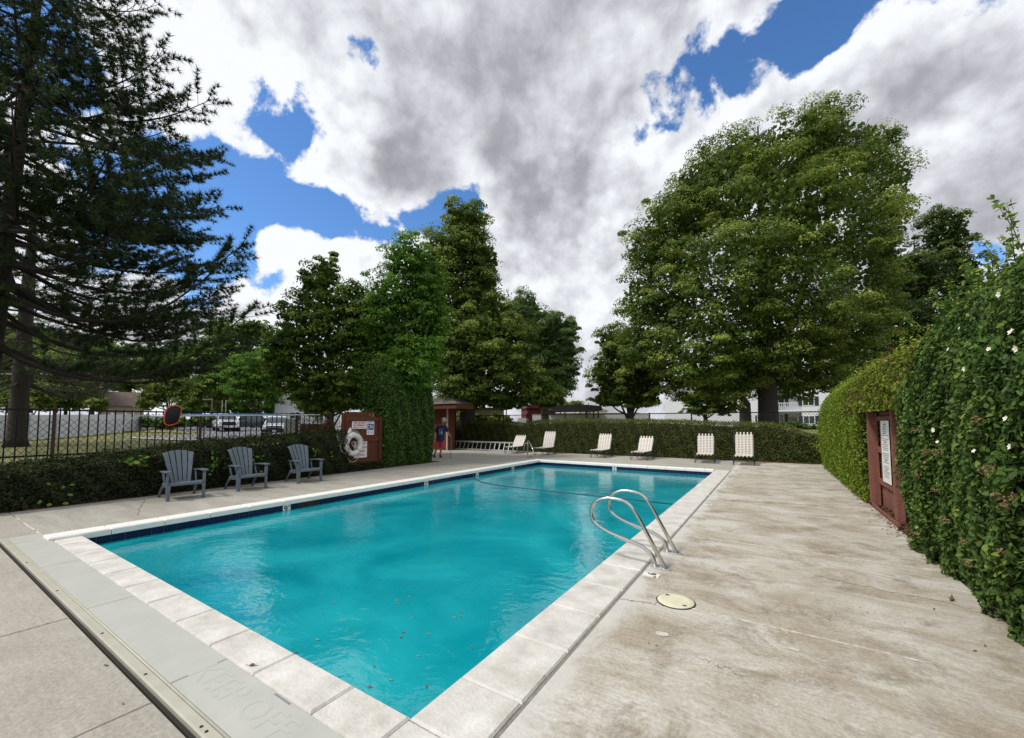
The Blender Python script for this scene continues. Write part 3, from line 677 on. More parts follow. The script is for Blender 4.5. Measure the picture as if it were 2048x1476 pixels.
# a strip of fine blue mosaic on the deep-end floor
q = MB()
for i in range(60):
    for j in range(3):
        x = -2.9 + i*.03; y = 2.6 + j*.03 - i*.012
        q.box((x, y, -.7 - 0*i), (.022, .022, .004))
# grout bands and tiles
gb = MB(); gz0, gz1 = -.30, -.055
gb.b2((PX0 - o_, PY0, gz0), (PX0 - .010, PY1, gz1)); gb.b2((PX1 + .010, PY0, gz0), (PX1 + o_, PY1, gz1)); gb.b2((PX0, PY1 + .010, gz0), (PX1, PY1 + o_, gz1)); gb.b2((PX0, PY0 - o_, gz0), (PX1, PY0 - .010, gz1))
obj('grout_band', gb, M['grout'], pool, world=True)
def tile_proto(ax):
    d = (.010, .147, .147) if ax == 'y' else (.147, .010, .147)
    mb = MB().box((0, 0, 0), d); me = bpy.data.meshes.new('tile'); me.from_pydata(mb.v, [], mb.f); me.materials.append(M['tile']); return me
tY, tX = tile_proto('y'), tile_proto('x')
def tile(me, x, y):
    o = bpy.data.objects.new('tile', me); col.objects.link(o); o.parent = pool
    o.location = (x - PX0, y - PY0, -.13)
marks_l = [(4.36, '9', 'FT'), (8.11, '7', 'FT'), (10.47, '5', 'FT'), (12.49, '4', 'FT')]
mark_y = [round((y - PY0) / .152) for y, _, _ in marks_l]; sk = list(range(mark_y[0] + 2, mark_y[0] + 5))
ny = int((PY1 - PY0) / .152)
for i in range(ny + 1):
    y = PY0 + .076 + i * .152
    if y > PY1: break
    if i not in mark_y and i not in sk: tile(tY, PX0 - .006, y)
    if i % 1 == 0: tile(tY, PX1 + .006, y)
nx_ = int((PX1 - PX0) / .152); mk_x = round((-5.03 - PX0) / .152)
for i in range(nx_ + 1):
    x = PX0 + .076 + i * .152
    if x > PX1: break
    if i != mk_x: tile(tX, x, PY1 + .006)
nb = MB()
for i in range(nx_ + 1):
    x = PX0 + .076 + i * .152
    if x < PX1: nb.box((x, PY0 - .006, -.13), (.147, .010, .147))
props(obj('near_wall_tiles', nb, M['tile'], pool, world=True), kind='stuff')
def depth_marker(origin, right, up, num, unit_, w=.147, h=.147, flat=False):
    fr = frame3(origin, right, up); mb = MB().box((0, 0, 0), (w, h, .009)); mb.v = [tuple(fr @ Vector(v)) for v in mb.v]
    o = obj('depth_marker', mb, M['marker'], pool, world=True)
    off = Matrix.Translation((-.018, -.004, .0056))
    text(num, .15 if not flat else .12, o, fr @ off, M['black'], 'numeral', bold=.02)
    if unit_: text(unit_, .042, o, fr @ Matrix.Translation((.048, .038, .0056)), M['black'], 'unit', bold=.01)
for i, (y, nme, u) in zip(mark_y, marks_l): depth_marker((PX0 - .004, PY0 + .076 + i * .152, -.13), (0, 1, 0), (0, 0, 1), nme, u)
depth_marker((PX0 + .076 + mk_x * .152, PY1 + .004, -.13), (1, 0, 0), (0, 0, 1), '3', '½\nFT')
# skimmer mouth in the left wall
sy = PY0 + .076 + (mark_y[0] + 3) * .152
obj('skimmer_mouth', MB().b2((PX0 - .30, sy - .225, -.21), (PX0 - .003, sy + .225, -.062)), M['dark_gap'], pool, world=True)
# coping stones
def stone(x0, y0, x1, y1, z0, z1, m, ch=.012):
    gp = .004; mb = MB().cbox((x0 + gp, y0 + gp, z0), (x1 - gp, y1 - gp, z1), ch); obj('coping_stone', mb, m, pool, world=True)
yy = PY0
for k_ in range(22):
    L1 = .60; y1 = min(yy + (.42 if k_ == 0 else L1), PY1)
    stone(PX1 - .03, yy, RX_, y1, -.055, .0 + jr.uniform(-.0015, .0015), M['coping']); yy = y1
    if yy >= PY1 - .01: break
stone(PX1 - .03, PY1, RX_, PY1 + .33, -.055, .0, M['coping'])
stone(PX1 - .03, PY0 - .29, RX_, PY0, -.055, .0, M['coping'])
xx = PX1 - .03
jx = [-1.66, -2.13, -2.755, -3.36, -3.97, -4.58, -5.19, -5.80, -6.41, -7.02, -7.62, -8.03]
for a, b in zip(jx[:-1], jx[1:]): stone(b, PY0 - .26, a, PY0 + .02, -.055, jr.uniform(-.003, -.001), M['coping'])
yy = PY0 - .31
for k_ in range(30):
    y1 = min(yy + .61, PY1 + .33)
    stone(PX0 - .30, yy, PX0 + .025, y1, -.05, .036, M['coping_side'], .014); yy = y1
    if yy >= PY1 + .32: break
xx = PX0 + .025
while xx < PX1 - .04:
    x1 = min(xx + .61, PX1 - .03); stone(xx, PY1 - .025, x1, PY1 + .30, -.05, .03, M['coping_side'], .014); xx = x1
jn = MB(); jn.b2((RX_ + .001, PY0 - .6, -.09), (RX_ + .021, PY1 + .33, -.012)); obj('expansion_joint', jn, M['grout_dark'], pool, world=True)
cb = MB(); cb.b2((PX0 - .29, PY0 - .25, -.098), (PX1 - .02, PY0 - .021, -.056)); cb.b2((PX1 + .021, PY0 - .25, -.098), (RX_ - .005, PY1 + .32, -.056)); cb.b2((PX0 - .29, PY0 - .25, -.14), (PX0 - .305 + .285 - .0, PY1 + .3, -.051)); cb.b2((PX0, PY1 + .021, -.098), (PX1, PY1 + .3, -.051))
obj('bond_beam', cb, M['grout_dark'], pool, world=True)
# water
wt = MB(); wt.add([(PX0 - .009, PY0 - .009, WZ), (PX1 + .009, PY0 - .009, WZ), (PX1 + .009, PY1 + .009, WZ), (PX0 - .009, PY1 + .009, WZ)], [(0, 1, 2, 3)])
props(obj('pool_water', wt, M['water'], fixn=False), kind='structure')
# deck depth plates and skimmer lid
for (px, py, t_) in [(1300, 1150, '9'), (1423, 1010, '7'), (1443, 973, '5'), (1458, 953.5, '3½')]:
    p = at(px, py); depth_marker((-1.09, p.y, .0035), (0, -1, 0), (1, 0, 0), t_, 'FT' if t_ == '9' else '', .10, .155, True)

cov = thing('pool_cover_box', 'long pale grey-green lid panels of the sunken cover box along the near pool end', 'pool cover', (-8.6, 1.0, 0))
lj = [-8.70, -8.2, -6.63, -4.85, -3.06, RX_ - .01]
for a, b in zip(lj[:-1], lj[1:]): obj('lid_panel', MB().cbox((a + .004, 1.012, -.05), (b - .004, 1.314, .004), .006), M['lid'], cov, world=True, smooth='auto')
obj('track', MB().cbox((-8.72, .938, -.06), (RX_ - .01, 1.000, .001), .008), M['rail'], cov, world=True)
obj('track_lip', MB().tube([(-8.72, 1.001, .003), (RX_ - .01, 1.001, .003)], .008, 8), M['rail'], cov, world=True, smooth=True)
obj('gap', MB().b2((-8.72, .918, -.095), (RX_ - .01, .937, -.03)), M['dark_gap'], cov, world=True)
obj('hinge_gap', MB().b2((-8.72, 1.0025, -.06), (RX_ - .01, 1.0115, -.018)), M['grout_dark'], cov, world=True)
obj('pool_side_gap', MB().b2((-8.72, 1.3145, -.095), (PX1 - .05, 1.318, -.02)), M['dark_gap'], cov, world=True)
for x in (-2.44, -2.5, -4.2, -5.6, -3.3, -7.0): obj('screw', MB().lathe([(.008, 0), (.008, .004), (.0, .006)], (x, .962, .001), 8), M['dark_gap'], cov, world=True)
M['emboss'] = mat('raised sage lettering', (.43, .44, .40), .55)
text('KEEP OFF', .23, cov, frame3((-2.58, 1.165, .0042), (1, 0, 0), (0, 1, 0)), M['emboss'], 'embossed_lettering', depth=.0009, sx=1.05)
obj('sticker', MB().box((-2.36, 1.295, .0048), (.16, .012, .001)), M['grey_print'], cov, world=True)

# mulch strips
mu = MB(); mu.b2((1.5, 3, -.1), (1.95, 18.9, -.03)); props(obj('mulch_bed', mu, M['mulch']), kind='structure')
mu = MB(); mu.b2((-12.4, -2.5, -.1), (-11.15, 12.2, -.012)); props(obj('mulch_bed', mu, M['mulch']), kind='structure')
mu = MB(); mu.b2((-18, 18.9, -.1), (1.9, 20.2, -.012)); props(obj('mulch_bed', mu, M['mulch']), kind='structure')
# needle litter along the bed edges
def litter(n, fn, size, m='deadleaf', name='leaf_litter'):
    C = np.array([fn() for _ in range(n)]); pts, t = leaf_arrays(C, rng.normal(size=(n, 3)) * .5 + np.array([0, 0, 1.0]), size * rng.uniform(.5, 1.4, n), .4, rng.random(n))
    props(leaf_mesh(name, [(pts, t)], M['lf_brown'], None), kind='stuff')
litter(2600, lambda: (-11.18 + abs(rng.normal(0, .09)) * rng.choice([-1, .55]), rng.uniform(-1, 12), .006 + rng.random() * .01), .035)
litter(1800, lambda: (1.5 + rng.normal(.12, .12), rng.uniform(6.2, 11), -.02 + rng.random() * .03), .05)
litter(1500, lambda: (rng.uniform(-1.2, 1.5), 18.9 + rng.normal(0, .1), .006 + rng.random() * .02), .05)

# ================================================================== POOL FITTINGS
def arc(c, r, a0, a1, n, f):
    return [f(c[0] + r*math.cos(R(a0 + (a1-a0)*i/n)), c[1] + r*math.sin(R(a0 + (a1-a0)*i/n))) for i in range(n + 1)]
def smooth_path(pts, r=.1, n=5):
    out = [Vector(pts[0])]
    for i in range(1, len(pts) - 1):
        a, b, c = Vector(pts[i-1]), Vector(pts[i]), Vector(pts[i+1]); d1 = (a - b); d2 = (c - b); q = min(r, d1.length*.48, d2.length*.48)
        s, e = b + d1.normalized()*q, b + d2.normalized()*q
        for k in range(n + 1):
            t = k / n; out.append(s*(1-t)**2 + b*2*t*(1-t) + e*t*t)
    out.append(Vector(pts[-1])); return out
def grab_rail(y, label):
    """loop rail: two legs on one flange, long arm over the water"""
    t = thing('grab_rail', label, 'handrail', (-1.03, y, 0), 0, 'paired pool ladder grab rails')
    pts = [(.03, 0, 0), (-.25, 0, .50), (-.37, 0, .67), (-.62, 0, .69), (-.80, 0, .60), (-.80, 0, .40), (-.62, 0, .30), (-.22, 0, .20), (-.10, 0, .12), (-.08, 0, 0)]
    obj('rail', MB().tube(smooth_path(pts, .16, 7), .0215, 14), M['steel'], t, smooth=True)
    fl = MB(); ring = [( -.025 + .115*math.cos(a*math.pi/10), .04*math.sin(a*math.pi/10)) for a in range(20)]
    fl.prism(ring, 'z', .001, .012); obj('flange', fl, M['steel_rough'], t, bevel=.003)
    bt = MB(); bt.lathe([(.009, .012), (.009, .018), (0, .020)], (-.025, 0, 0), 8); obj('bolt', bt, M['steel_rough'], t)
grab_rail(4.57, 'stainless grab rail loop nearest the camera, beside the 9 depth plate')
grab_rail(5.17, 'farther stainless grab rail loop of the ladder pair on the right coping')
sk_ = thing('skimmer_lid', 'round cream plastic lid set in the deck between the right coping and hedge', 'skimmer lid', (-.76, 3.81, .004))
obj('lid', MB().lathe([(.150, -.01), (.150, .004), (.144, .008), (.105, .008), (.103, .006), (.098, .006), (.096, .008), (.0, .009)], (0, 0, 0), 40), M['cream'], sk_, smooth='auto')
obj('rim', MB().lathe([(.151, -.01), (.151, .001), (.160, .001), (.160, -.01)], (0, 0, 0), 40), M['dark_gap'], sk_)
for s in (-1, 1): obj('finger_slot', MB().box((s*.085, -s*.075, .0088), (.03, .02, .002)), M['dark_gap'], sk_)

st = thing('stair_rail', 'angled stainless stair handrail at the far left corner of the pool', 'handrail', (-9.2, 15.6, 0))
obj('rail', MB().tube(smooth_path([(-9.2, 15.6, 0), (-9.17, 15.57, .80), (-8.62, 15.05, .46), (-8.55, 14.98, .12), (-8.95, 15.35, .10), (-9.05, 15.45, 0)], .13, 6), .024, 12), M['steel'], st, world=True, smooth=True)
for p in ((-9.2, 15.6), (-9.05, 15.45)): obj('flange', MB().lathe([(.055, 0), (.055, .01), (.03, .02)], (*p, .001), 16), M['steel_rough'], st, world=True)

rp = [at(945, 948, -.12), at(948, 957, WZ), at(962, 964, WZ), at(990, 970, WZ), at(1040, 976, WZ), at(1100, 983, WZ), at(1220, 995, WZ), at(1345, 1009, WZ)]
r_ = MB().tube([Vector(p) + Vector((0, 0, .004)) for p in rp] , .014, 6); props(obj('divider_rope', r_, mat('dark wet rope', (.01, .03, .07), .6), smooth=True), 'thin dark divider rope lying across the water before the shallow end', 'rope')

# ================================================================== ADIRONDACK CHAIRS
def make_chair():
    t = thing('adirondack_chair', 'x', 'chair')
    n = 5
    # fan of slats: from (x=-.43,z=.30) to (x=-.70,z=.98)
    def back_pt(u, w, off=0): # u 0..1 up, w -1..1 across
        half = .165 + .115 * u; x = -.42 - .27*u - .05*u*u + .035 * w*w; z = .30 + .66*u
        if u > .9: z -= .05 * w*w
        nx_ = Vector((.93, 0, .36)); return Vector((x, half*w, z)) + nx_ * off
    for i in range(n):
        w0 = -1 + 2*i/n + .035; w1 = -1 + 2*(i+1)/n - .035; mb = MB(); vs_ = []; m_ = 7
        for off in (.012, -.012):
            for k in range(m_ + 1):
                u = k / m_ * (1 - .03*abs((w0+w1)/2)**2)
                for w in (w0, w1): vs_.append(back_pt(u, w, off))
        k2 = (m_ + 1) * 2; fs = []
        for k in range(m_):
            a = k*2; fs += [(a, a+1, a+3, a+2), (k2+a, k2+a+2, k2+a+3, k2+a+1), (a, a+2, k2+a+2, k2+a), (a+1, k2+a+1, k2+a+3, a+3)]
        fs += [(0, k2, k2+1, 1), (m_*2, m_*2+1, k2+m_*2+1, k2+m_*2)]; mb.add(vs_, fs)
        obj('back_slat', mb, M['chair'], t, bevel=.004, smooth='auto')
    mb = MB()
    for u0, th in ((.02, .07), (.53, .035)):
        for k in range(8):
            w0, w1 = -1 + k/4, -1 + (k+1)/4
            p = [back_pt(u0, w0, -.002), back_pt(u0, w1, -.002), back_pt(u0 + th, w1, -.002), back_pt(u0 + th, w0, -.002)]; q = [v + Vector((-.02, 0, -.008)) for v in p]
            mb.add(p + q, [(0, 1, 2, 3), (7, 6, 5, 4), (0, 4, 5, 1), (3, 2, 6, 7), (0, 3, 7, 4), (1, 5, 6, 2)])
    obj('back_rail', mb, M['chair'], t)
    # seat with rolled front edge
    prof = [(-.47, .27), (-.30, .285), (-.12, .325), (-.02, .355), (.025, .352), (.045, .33), (.045, .285), (.02, .285), (.02, .32), (-.02, .333), (-.12, .30), (-.30, .26), (-.47, .245)]
    obj('seat', MB().prism(prof, 'y', -.265, .265), M['chair'], t, bevel=.006, smooth='auto')
    for s in (-1, 1):
        mb = MB()
        # front leg: flared panel, with an inner return
        poly = [(-.045, .545), (.06, .545), (.055, .42), (.045, .30), (.055, .12), (.075, 0), (-.03, 0), (-.04, .14), (-.05, .30), (-.06, .45)]
        mb.prism(poly, 'y', s*.285, s*.315)
        mb.prism([(s*.255, .30), (s*.30, .30), (s*.312, 0), (s*.262, 0)], 'x', .035, .060)
        obj('front_leg', mb, M['chair'], t, bevel=.006)
        arm = [(.075, s*.245), (.085, s*.27), (.085, s*.335), (.07, s*.36), (-.20, s*.36), (-.42, s*.345), (-.54, s*.27), (-.545, s*.235), (-.47, s*.235), (-.38, s*.28), (-.2, s*.27)]
        if s < 0: arm = arm[::-1]
        mb = MB(); m2 = [(x, y, .545 + (.02 if x > -.3 else -.012 if x < -.5 else .01)) for x, y in arm]; k = len(arm)
        mb.add([(x, y, z + .012) for x, y, z in m2] + [(x, y, z - .016) for x, y, z in m2], [tuple(range(k)), tuple(range(k, 2*k))[::-1]] + [(i, k+i, k+(i+1) % k, (i+1) % k) for i in range(k)])
        obj('armrest', mb, M['chair'], t, bevel=.005)
        mb = MB(); mb.tube([(-.36, s*.27, .30), (-.50, s*.285, .20), (-.60, s*.29, .10), (-.66, s*.295, 0)], [.03, .026, .024, .026], 6)
        mb.tube([(-.50, s*.27, .54), (-.46, s*.265, .40), (-.38, s*.262, .29)], [.018, .02, .022], 6)
        obj('rear_leg', mb, M['chair'], t, smooth=True)
        obj('seat_side', MB().prism([(-.5, .31), (-.12, .35), (.03, .36), (.03, .24), (-.12, .25), (-.5, .22)], 'y', s*.262, s*.284), M['chair'], t)
    return t
ch0 = make_chair(); ch0['group'] = 'grey resin garden chairs along the left hedge'
for i, (p, a, lb) in enumerate([((-10.08, 3.44, 0), -6, 'blue-grey slatted resin armchair nearest the camera, beside the low hedge'), ((-10.2, 4.74, 0), -2, 'blue-grey resin armchair in the middle of the three before the hedge'),
        ((-10.22, 6.14, 0), -5, 'blue-grey resin armchair closest to the wooden rescue board')]):
    if i == 0: ch0.location = p; ch0.rotation_euler = (0, 0, R(a)); ch0['label'] = lb
    else: copy_tree(ch0, p, R(a), lb)

# ================================================================== STRAP LOUNGERS  (local: foot at origin, head towards +y)
def make_lounger(back_deg, backlen, strapmat='strap'):
    t = thing('strap_lounger', 'x', 'lounger'); w = .31; sl = 1.02; h = .34
    a = R(back_deg); B = Vector((0, math.cos(a), math.sin(a)))
    def line(u):  # arclength along the sling
        if u <= sl: return Vector((0, u, h - .015*math.sin(math.pi*u/sl))), Vector((0, -0.0, 1))
        v = u - sl; bend = .18; k = min(v / bend, 1); p = Vector((0, sl, h)) + B * v
        p += Vector((0, .02, .0)) * (1 - k); return p, Vector((0, -math.sin(a), math.cos(a)))
    fr = MB()
    for s in (-1, 1):
        fr.tube([(s*w, -.02, h), (s*w, sl, h)], .013, 8); fr.tube([Vector((s*w, sl, h)), Vector((s*w, sl, h)) + B*backlen], .013, 8)
    fr.tube([(-w, 0, h), (w, 0, h)], .013, 8); fr.tube([Vector((-w, sl, h)) + B*backlen, Vector((w, sl, h)) + B*backlen], .013, 8); fr.tube([(-w, sl, h), (w, sl, h)], .011, 8)
    obj('frame', fr, M['frame'], t, smooth=True)
    for s in (-1, 1):
        for y0, y1 in ((.12, .36), (.98, 1.22)):
            obj('leg', MB().tube(smooth_path([(s*(w+.015), y0 + (.0), h - .01), (s*(w+.025), y0 + .03, .012), (s*(w+.025), y1 - .03, .012), (s*(w+.015), y1, h - .01)], .06, 4), .012, 8), M['frame'], t, smooth=True)
    # support rail reaching back behind the seat
    obj('rear_frame', MB().tube(smooth_path([(-w, sl - .1, h), (-w - .01, sl + .42, h), (-w - .01, sl + .48, .02), (w + .01, sl + .48, .02), (w + .01, sl + .42, h), (w, sl - .1, h)], .06, 4), .012, 8).tube([(-w, sl+.40, h), Vector((-w, sl, h)) + B*backlen*.5], .008, 6).tube([(w, sl+.40, h), Vector((w, sl, h)) + B*backlen*.5], .008, 6), M['frame'], t, smooth=True)
    # cross straps
    sw = .047; cross = bpy.data.meshes.new('strap'); mb = MB(); K = 10; vs_ = []; fs = []
    for i in range(K + 1):
        x = -w - .006 + (2*w + .012) * i / K; z = .016 + (.004 if i % 2 else -.004)
        if i in (0, K): z = .0
        for y, dz in ((-sw/2, 0), (sw/2, 0)): vs_ += [(x, y, z), (x, y, z - .003)]
    for i in range(K):
        a_ = i*4; b_ = a_ + 4; fs += [(a_, b_, b_+2, a_+2), (a_+1, a_+3, b_+3, b_+1), (a_, a_+1, b_+1, b_), (a_+2, b_+2, b_+3, a_+3)]
    cross.from_pydata(vs_, [], fs); cross.materials.append(M[strapmat])
    tot = sl + backlen; u = .05
    while u < tot - .05:
        p, nr = line(u); o = bpy.data.objects.new('strap', cross); col.objects.link(o); o.parent = t; o.location = p + Vector((0, 0, 0))
        o.rotation_euler = (a if u > sl + .02 else (a*.4 if u > sl - .03 else 0), 0, 0); u += .066
    for j in range(5):
        x = -.235 + j*.1175; mb = MB(); rows = []; q = 0; u = -.02
        while u < tot + .012:
            p, nr = line(max(u, 0)); off = .014 + (.006 if q % 2 else .0) + .004
            if u < 0: off = .0; p = p + Vector((0, -.018, -.0))
            if u > tot - .02: off = .02
            rows.append((p, nr, off)); u += .066*.5; q += 1
        vs_ = []; fs = []
        for p, nr, off in rows:
            c = p + nr*off
            for xx_ in (x - .024, x + .024): vs_ += [c + Vector((xx_, 0, 0)), c + Vector((xx_, 0, 0)) - nr*.004]
        for i in range(len(rows) - 1):
            a_ = i*4; b_ = a_ + 4; fs += [(a_, b_, b_+2, a_+2), (a_+1, a_+3, b_+3, b_+1), (a_, a_+1, b_+1, b_), (a_+2, b_+2, b_+3, a_+3)]
        mb.add(vs_, fs); p, nr, off = rows[-1]
        mb.box(p + nr*.002 + B*.012, (.048, .03, .03), (a, 0, 0)); mb.box((x, -.014, h - .004), (.048, .012, .04))
        mb.v[-16:-8] = [(vx + x, vy, vz) for vx, vy, vz in mb.v[-16:-8]]
        obj('long_strap', mb, M[strapmat], t, fixn=True)
    return t
L_ = [((-11.05, 16.95), 47, .72, 8, 'off-white strap lounger with the lowest backrest, beside the lying ladder'),
      ((-9.35, 16.95), 66, .80, 4, 'off-white strap lounger directly behind the stair handrail'),
      ((-6.55, 17.0), 63, .74, 2, 'off-white strap lounger standing third from the ladder, alone above the 3 depth marker'),
      ((-4.72, 16.85), 56, .70, -1, 'off-white strap lounger fourth from the ladder, its backrest leaning well back'),
      ((-2.25, 16.95), 70, .78, 4, 'off-white strap lounger second from the right end of the row'),
      ((-.95, 16.85), 74, .86, 1, 'off-white strap lounger with the tallest backrest at the right end of the row')]
for (p, a, bl, rz, lb) in L_:
    t = make_lounger(a, bl); t.location = (*p, 0); t.rotation_euler = (0, 0, R(rz)); t['label'] = lb; t['group'] = 'strap loungers in front of the far hedge'
t = make_lounger(60, .7); t.location = (-13.05, 12.75, 0); t.rotation_euler = (0, 0, R(80)); props(t, 'strap lounger mostly hidden behind the tall clipped column hedge beside the person', 'lounger')

# ================================================================== EXTENSION LADDER lying on its side
ld = thing('extension_ladder', 'long aluminium ladder lying on its edge against the far hedge', 'ladder', (-16.3, 18.1, 0))
for z, y in ((.05, 18.1), (.47, 18.24)):
    obj('side_rail', MB().bar((-16.9 if z < .1 else -16.9, y, z), (-11.45 if z > .1 else -11.2, y, z), .03, .075), M['alu'], ld, world=True, bevel=.004)
    obj('fly_rail', MB().bar((-15.2, y + .05, z), (-10.75, y + .05, z + .0), .026, .06), M['alu'], ld, world=True)
for i in range(18):
    x = -16.75 + i*.305
    obj('rung', MB().bar((x, 18.1, .075), (x, 18.24, .435), .038, .03), M['alu'], ld, world=True)
for i in range(4):
    x = -11.35 + i*.2
    if i in (0, 2): obj('rung', MB().bar((x, 18.15, .075), (x, 18.29, .44), .032, .026), M['alu'], ld, world=True)

# ================================================================== FENCES
XF = -12.0
fz0, fz1 = -.02, 1.80
fn = thing('iron_picket_fence', 'black iron picket fence backed with chain link behind the left hedge', 'fence', (XF, 0, 0))
ipk = MB().b2((-.0095, -.0095, .02), (.0095, .0095, 1.80)).box((0, 0, 1.825), (.019, .019, .05), taper=.1); pm = bpy.data.meshes.new('picket'); pm.from_pydata(ipk.v, [], ipk.f); pm.materials.append(M['blackiron'])
y = -2.0; i = 0
posts = []
while y < 7.9:
    o = bpy.data.objects.new('picket', pm); col.objects.link(o); o.parent = fn; o.location = (0, y, 0); o.rotation_euler = (jr.uniform(-.004, .004), jr.uniform(-.004, .004), 0)
    if i % 18 == 10: posts.append(y + .068)
    y += .1365; i += 1
for z in (.89, 1.78, .12): obj('rail', MB().b2((XF - .016, -2.1, z), (XF + .016, 7.95, z + .032)), M['blackiron'], fn, world=True)
for y in posts: obj('post', MB().b2((XF - .05, y - .025, 0), (XF - .0105, y + .025, 1.86)), mat('rusty post', (.045, .025, .018), .8), fn, world=True)
def chain(name, mk, s0, s1, z0, z1, d, r, m, parent):
    """woven wire: each wire zigzags; built as thin 3-sided rods"""
    n = int((s1 - s0) / d); k = int((z1 - z0) / d); mb = []
    segs = []
    for i in range(n + 1):
        for sgn in (1, -1):
            for j in range(k):
                s = s0 + i*d; a = (s + (0 if (j % 2 == 0) else sgn*d*.5), z0 + j*d*.62 * 1.0); b = (s + (sgn*d*.5 if (j % 2 == 0) else 0), z0 + (j+1)*d*.62)
                if b[1] > z1: continue
                segs.append((a, b, sgn))
    kk = int((z1 - z0) / (d*.62)); segs = []
    for i in range(n + 1):
        for sgn in (1, -1):
            for j in range(kk):
                s = s0 + i*d; e = j % 2
                segs.append(((s + (sgn*d*.5 if e else 0), z0 + j*d*.62), (s + (0 if e else sgn*d*.5), z0 + (j+1)*d*.62), sgn))
    A = np.array([[q[0][0], q[0][1]] for q in segs]); B_ = np.array([[q[1][0], q[1][1]] for q in segs]); sg = np.array([q[2] for q in segs]) * r
    dd = B_ - A; dd /= np.linalg.norm(dd, axis=1, keepdims=True); pn = np.stack([-dd[:, 1], dd[:, 0]], 1) * r
    O = np.array(mk(0, 0, 0)); ex = np.array(mk(1, 0, 0)) - O; ey = np.array(mk(0, 1, 0)) - O; ez = np.array([0, 0, 1.])
    def to(P2, t): return O + P2[:, :1]*ex + t[:, None]*ey + P2[:, 1:]*ez
    base = -np.array(root_of(parent).location)
    vs_ = np.stack([to(A + pn, sg), to(A - pn, sg), to(A, sg + r*1.6), to(B_ + pn, sg), to(B_ - pn, sg), to(B_, sg + r*1.6)], 1).reshape(-1, 3) + base
    m_ = len(segs); f0 = np.array([[0, 1, 4, 3], [1, 2, 5, 4], [2, 0, 3, 5]]); F = (f0[None] + (np.arange(m_)*6)[:, None, None]).reshape(-1, 4)
    me = bpy.data.meshes.new(name); me.from_pydata(vs_.tolist(), [], F.tolist()); o = link_mesh(name, me, m, parent); o['kind'] = 'stuff'
chain('chain_link_wire', lambda s, t, z: Vector((XF - .10 - t, s, z)), -1.6, 7.9, .25, 1.62, .105, .0036, M['wire'], fn)

ff = thing('chain_link_fence', 'black chain link fence standing behind the far clipped hedge', 'fence', (-5, 20.2, 0))
YF = 20.2; ft = 1.98
chain('chain_link_wire', lambda s, t, z: Vector((s, YF + t, z)), -17.5, 1.75, 1.0, 1.97, .12, .0045, M['wire'], ff)
chain('chain_link_wire', lambda s, t, z: Vector((s, YF + t, z)), .6, 1.75, .05, 1.0, .12, .0045, M['wire'], ff)
obj('top_rail', MB().tube([(-17.6, YF, ft), (1.78, YF, ft)], .021, 8), M['blackiron'], ff, world=True, smooth=True)
for px in (925, 1007, 1054, 1299, 1383, 1170, 1645):
    p = onY(px, 835, YF); obj('post', MB().tube([(p.x, YF, 0), (p.x, YF, ft + .05)], .033, 8), M['blackiron'], ff, world=True, smooth=True)
rp_ = thing('red_corner_post', 'weathered red wooden post where the far fence meets the right hedge', 'post', (1.72, 19.3, 0))
obj('timber', MB().b2((-.05, -.05, 0), (.05, .05, 1.92)), M['redwood2'], rp_)

# ================================================================== RESCUE BOARD (fence section turned to the pool)
XB = -11.42
rb = thing('wooden_fence_board', 'red-brown wooden fence section carrying the pool safety signs', 'fence', (XB, 8.7, 0))
by0, by1 = 7.98, 9.28; nbd = 9; bw = (by1 - by0) / nbd
for i in range(nbd):
    y0 = by0 + i*bw; top = 1.90 if i < 8 else 1.74
    obj('board', MB().b2((XB - .02 + jr.uniform(-.003, .003), y0 + .003, .02), (XB, y0 + bw - .003, top + jr.uniform(-.008, .008))), M['redwood'], rb, world=True)
obj('post', MB().b2((XB - .01, 9.285, 0), (XB + .085, 9.39, 1.74)), M['redwood'], rb, world=True, bevel=.005)
obj('post', MB().b2((XB - .10, 7.92, 0), (XB - .022, 8.0, 1.86)), M['redwood'], rb, world=True, bevel=.005)
for z0, z1 in ((1.60, 1.74), (.93, 1.05), (.24, .36)):
    obj('rail', MB().b2((XB + .002, 8.08, z0), (XB + .045, 9.282, z1)), M['redwood'], rb, world=True, bevel=.004)
obj('stile', MB().b2((XB + .002, 8.02, .6), (XB + .04, 8.078, 1.74)), M['redwood'], rb, world=True)
for (y, z) in ((8.93, 1.80), (9.06, 1.82), (9.06, 1.77)): obj('paint_chip', MB().box((XB + .002, y, z), (.003, .02, .05)), M['tan'], rb, world=True)
XS = XB + .012
def sign(name, label, y0, y1, z0, z1, group=None, x=XS):
    t = thing(name, label, 'sign', (x, (y0+y1)/2, z0), 0, group); obj('plate', MB().b2((x - .003, y0, z0), (x + .003, y1, z1)), M['white'], t, world=True); return t
def line_txt(t, s, y, z, size, m, x=XS, bold=.02, sx=1.0, name='lettering'):
    return text(s, size, t, frame3((x + .0045, y, z), (0, 1, 0), (0, 0, 1)), m, name, bold, sx=sx)
s1 = sign('safety_sign', 'white sign with red LIFE SAVING EQUIPMENT lettering on the wooden board', 8.24, 8.79, 1.345, 1.585)
line_txt(s1, 'LIFE SAVING', 8.515, 1.53, .078, M['red'], bold=.035, sx=1.05); line_txt(s1, 'EQUIPMENT', 8.515, 1.455, .078, M['red'], bold=.035, sx=1.1); line_txt(s1, 'EMERGENCY USE ONLY', 8.515, 1.388, .042, M['black'], bold=.02)
s2 = sign('emergency_call_sign', 'narrow white and blue 911 emergency call sign on the wooden board', 8.81, 9.10, 1.14, 1.605)
obj('blue_panel', MB().b2((XS + .0032, 8.83, 1.30), (XS + .005, 9.08, 1.50)), M['blue'], s2, world=True)
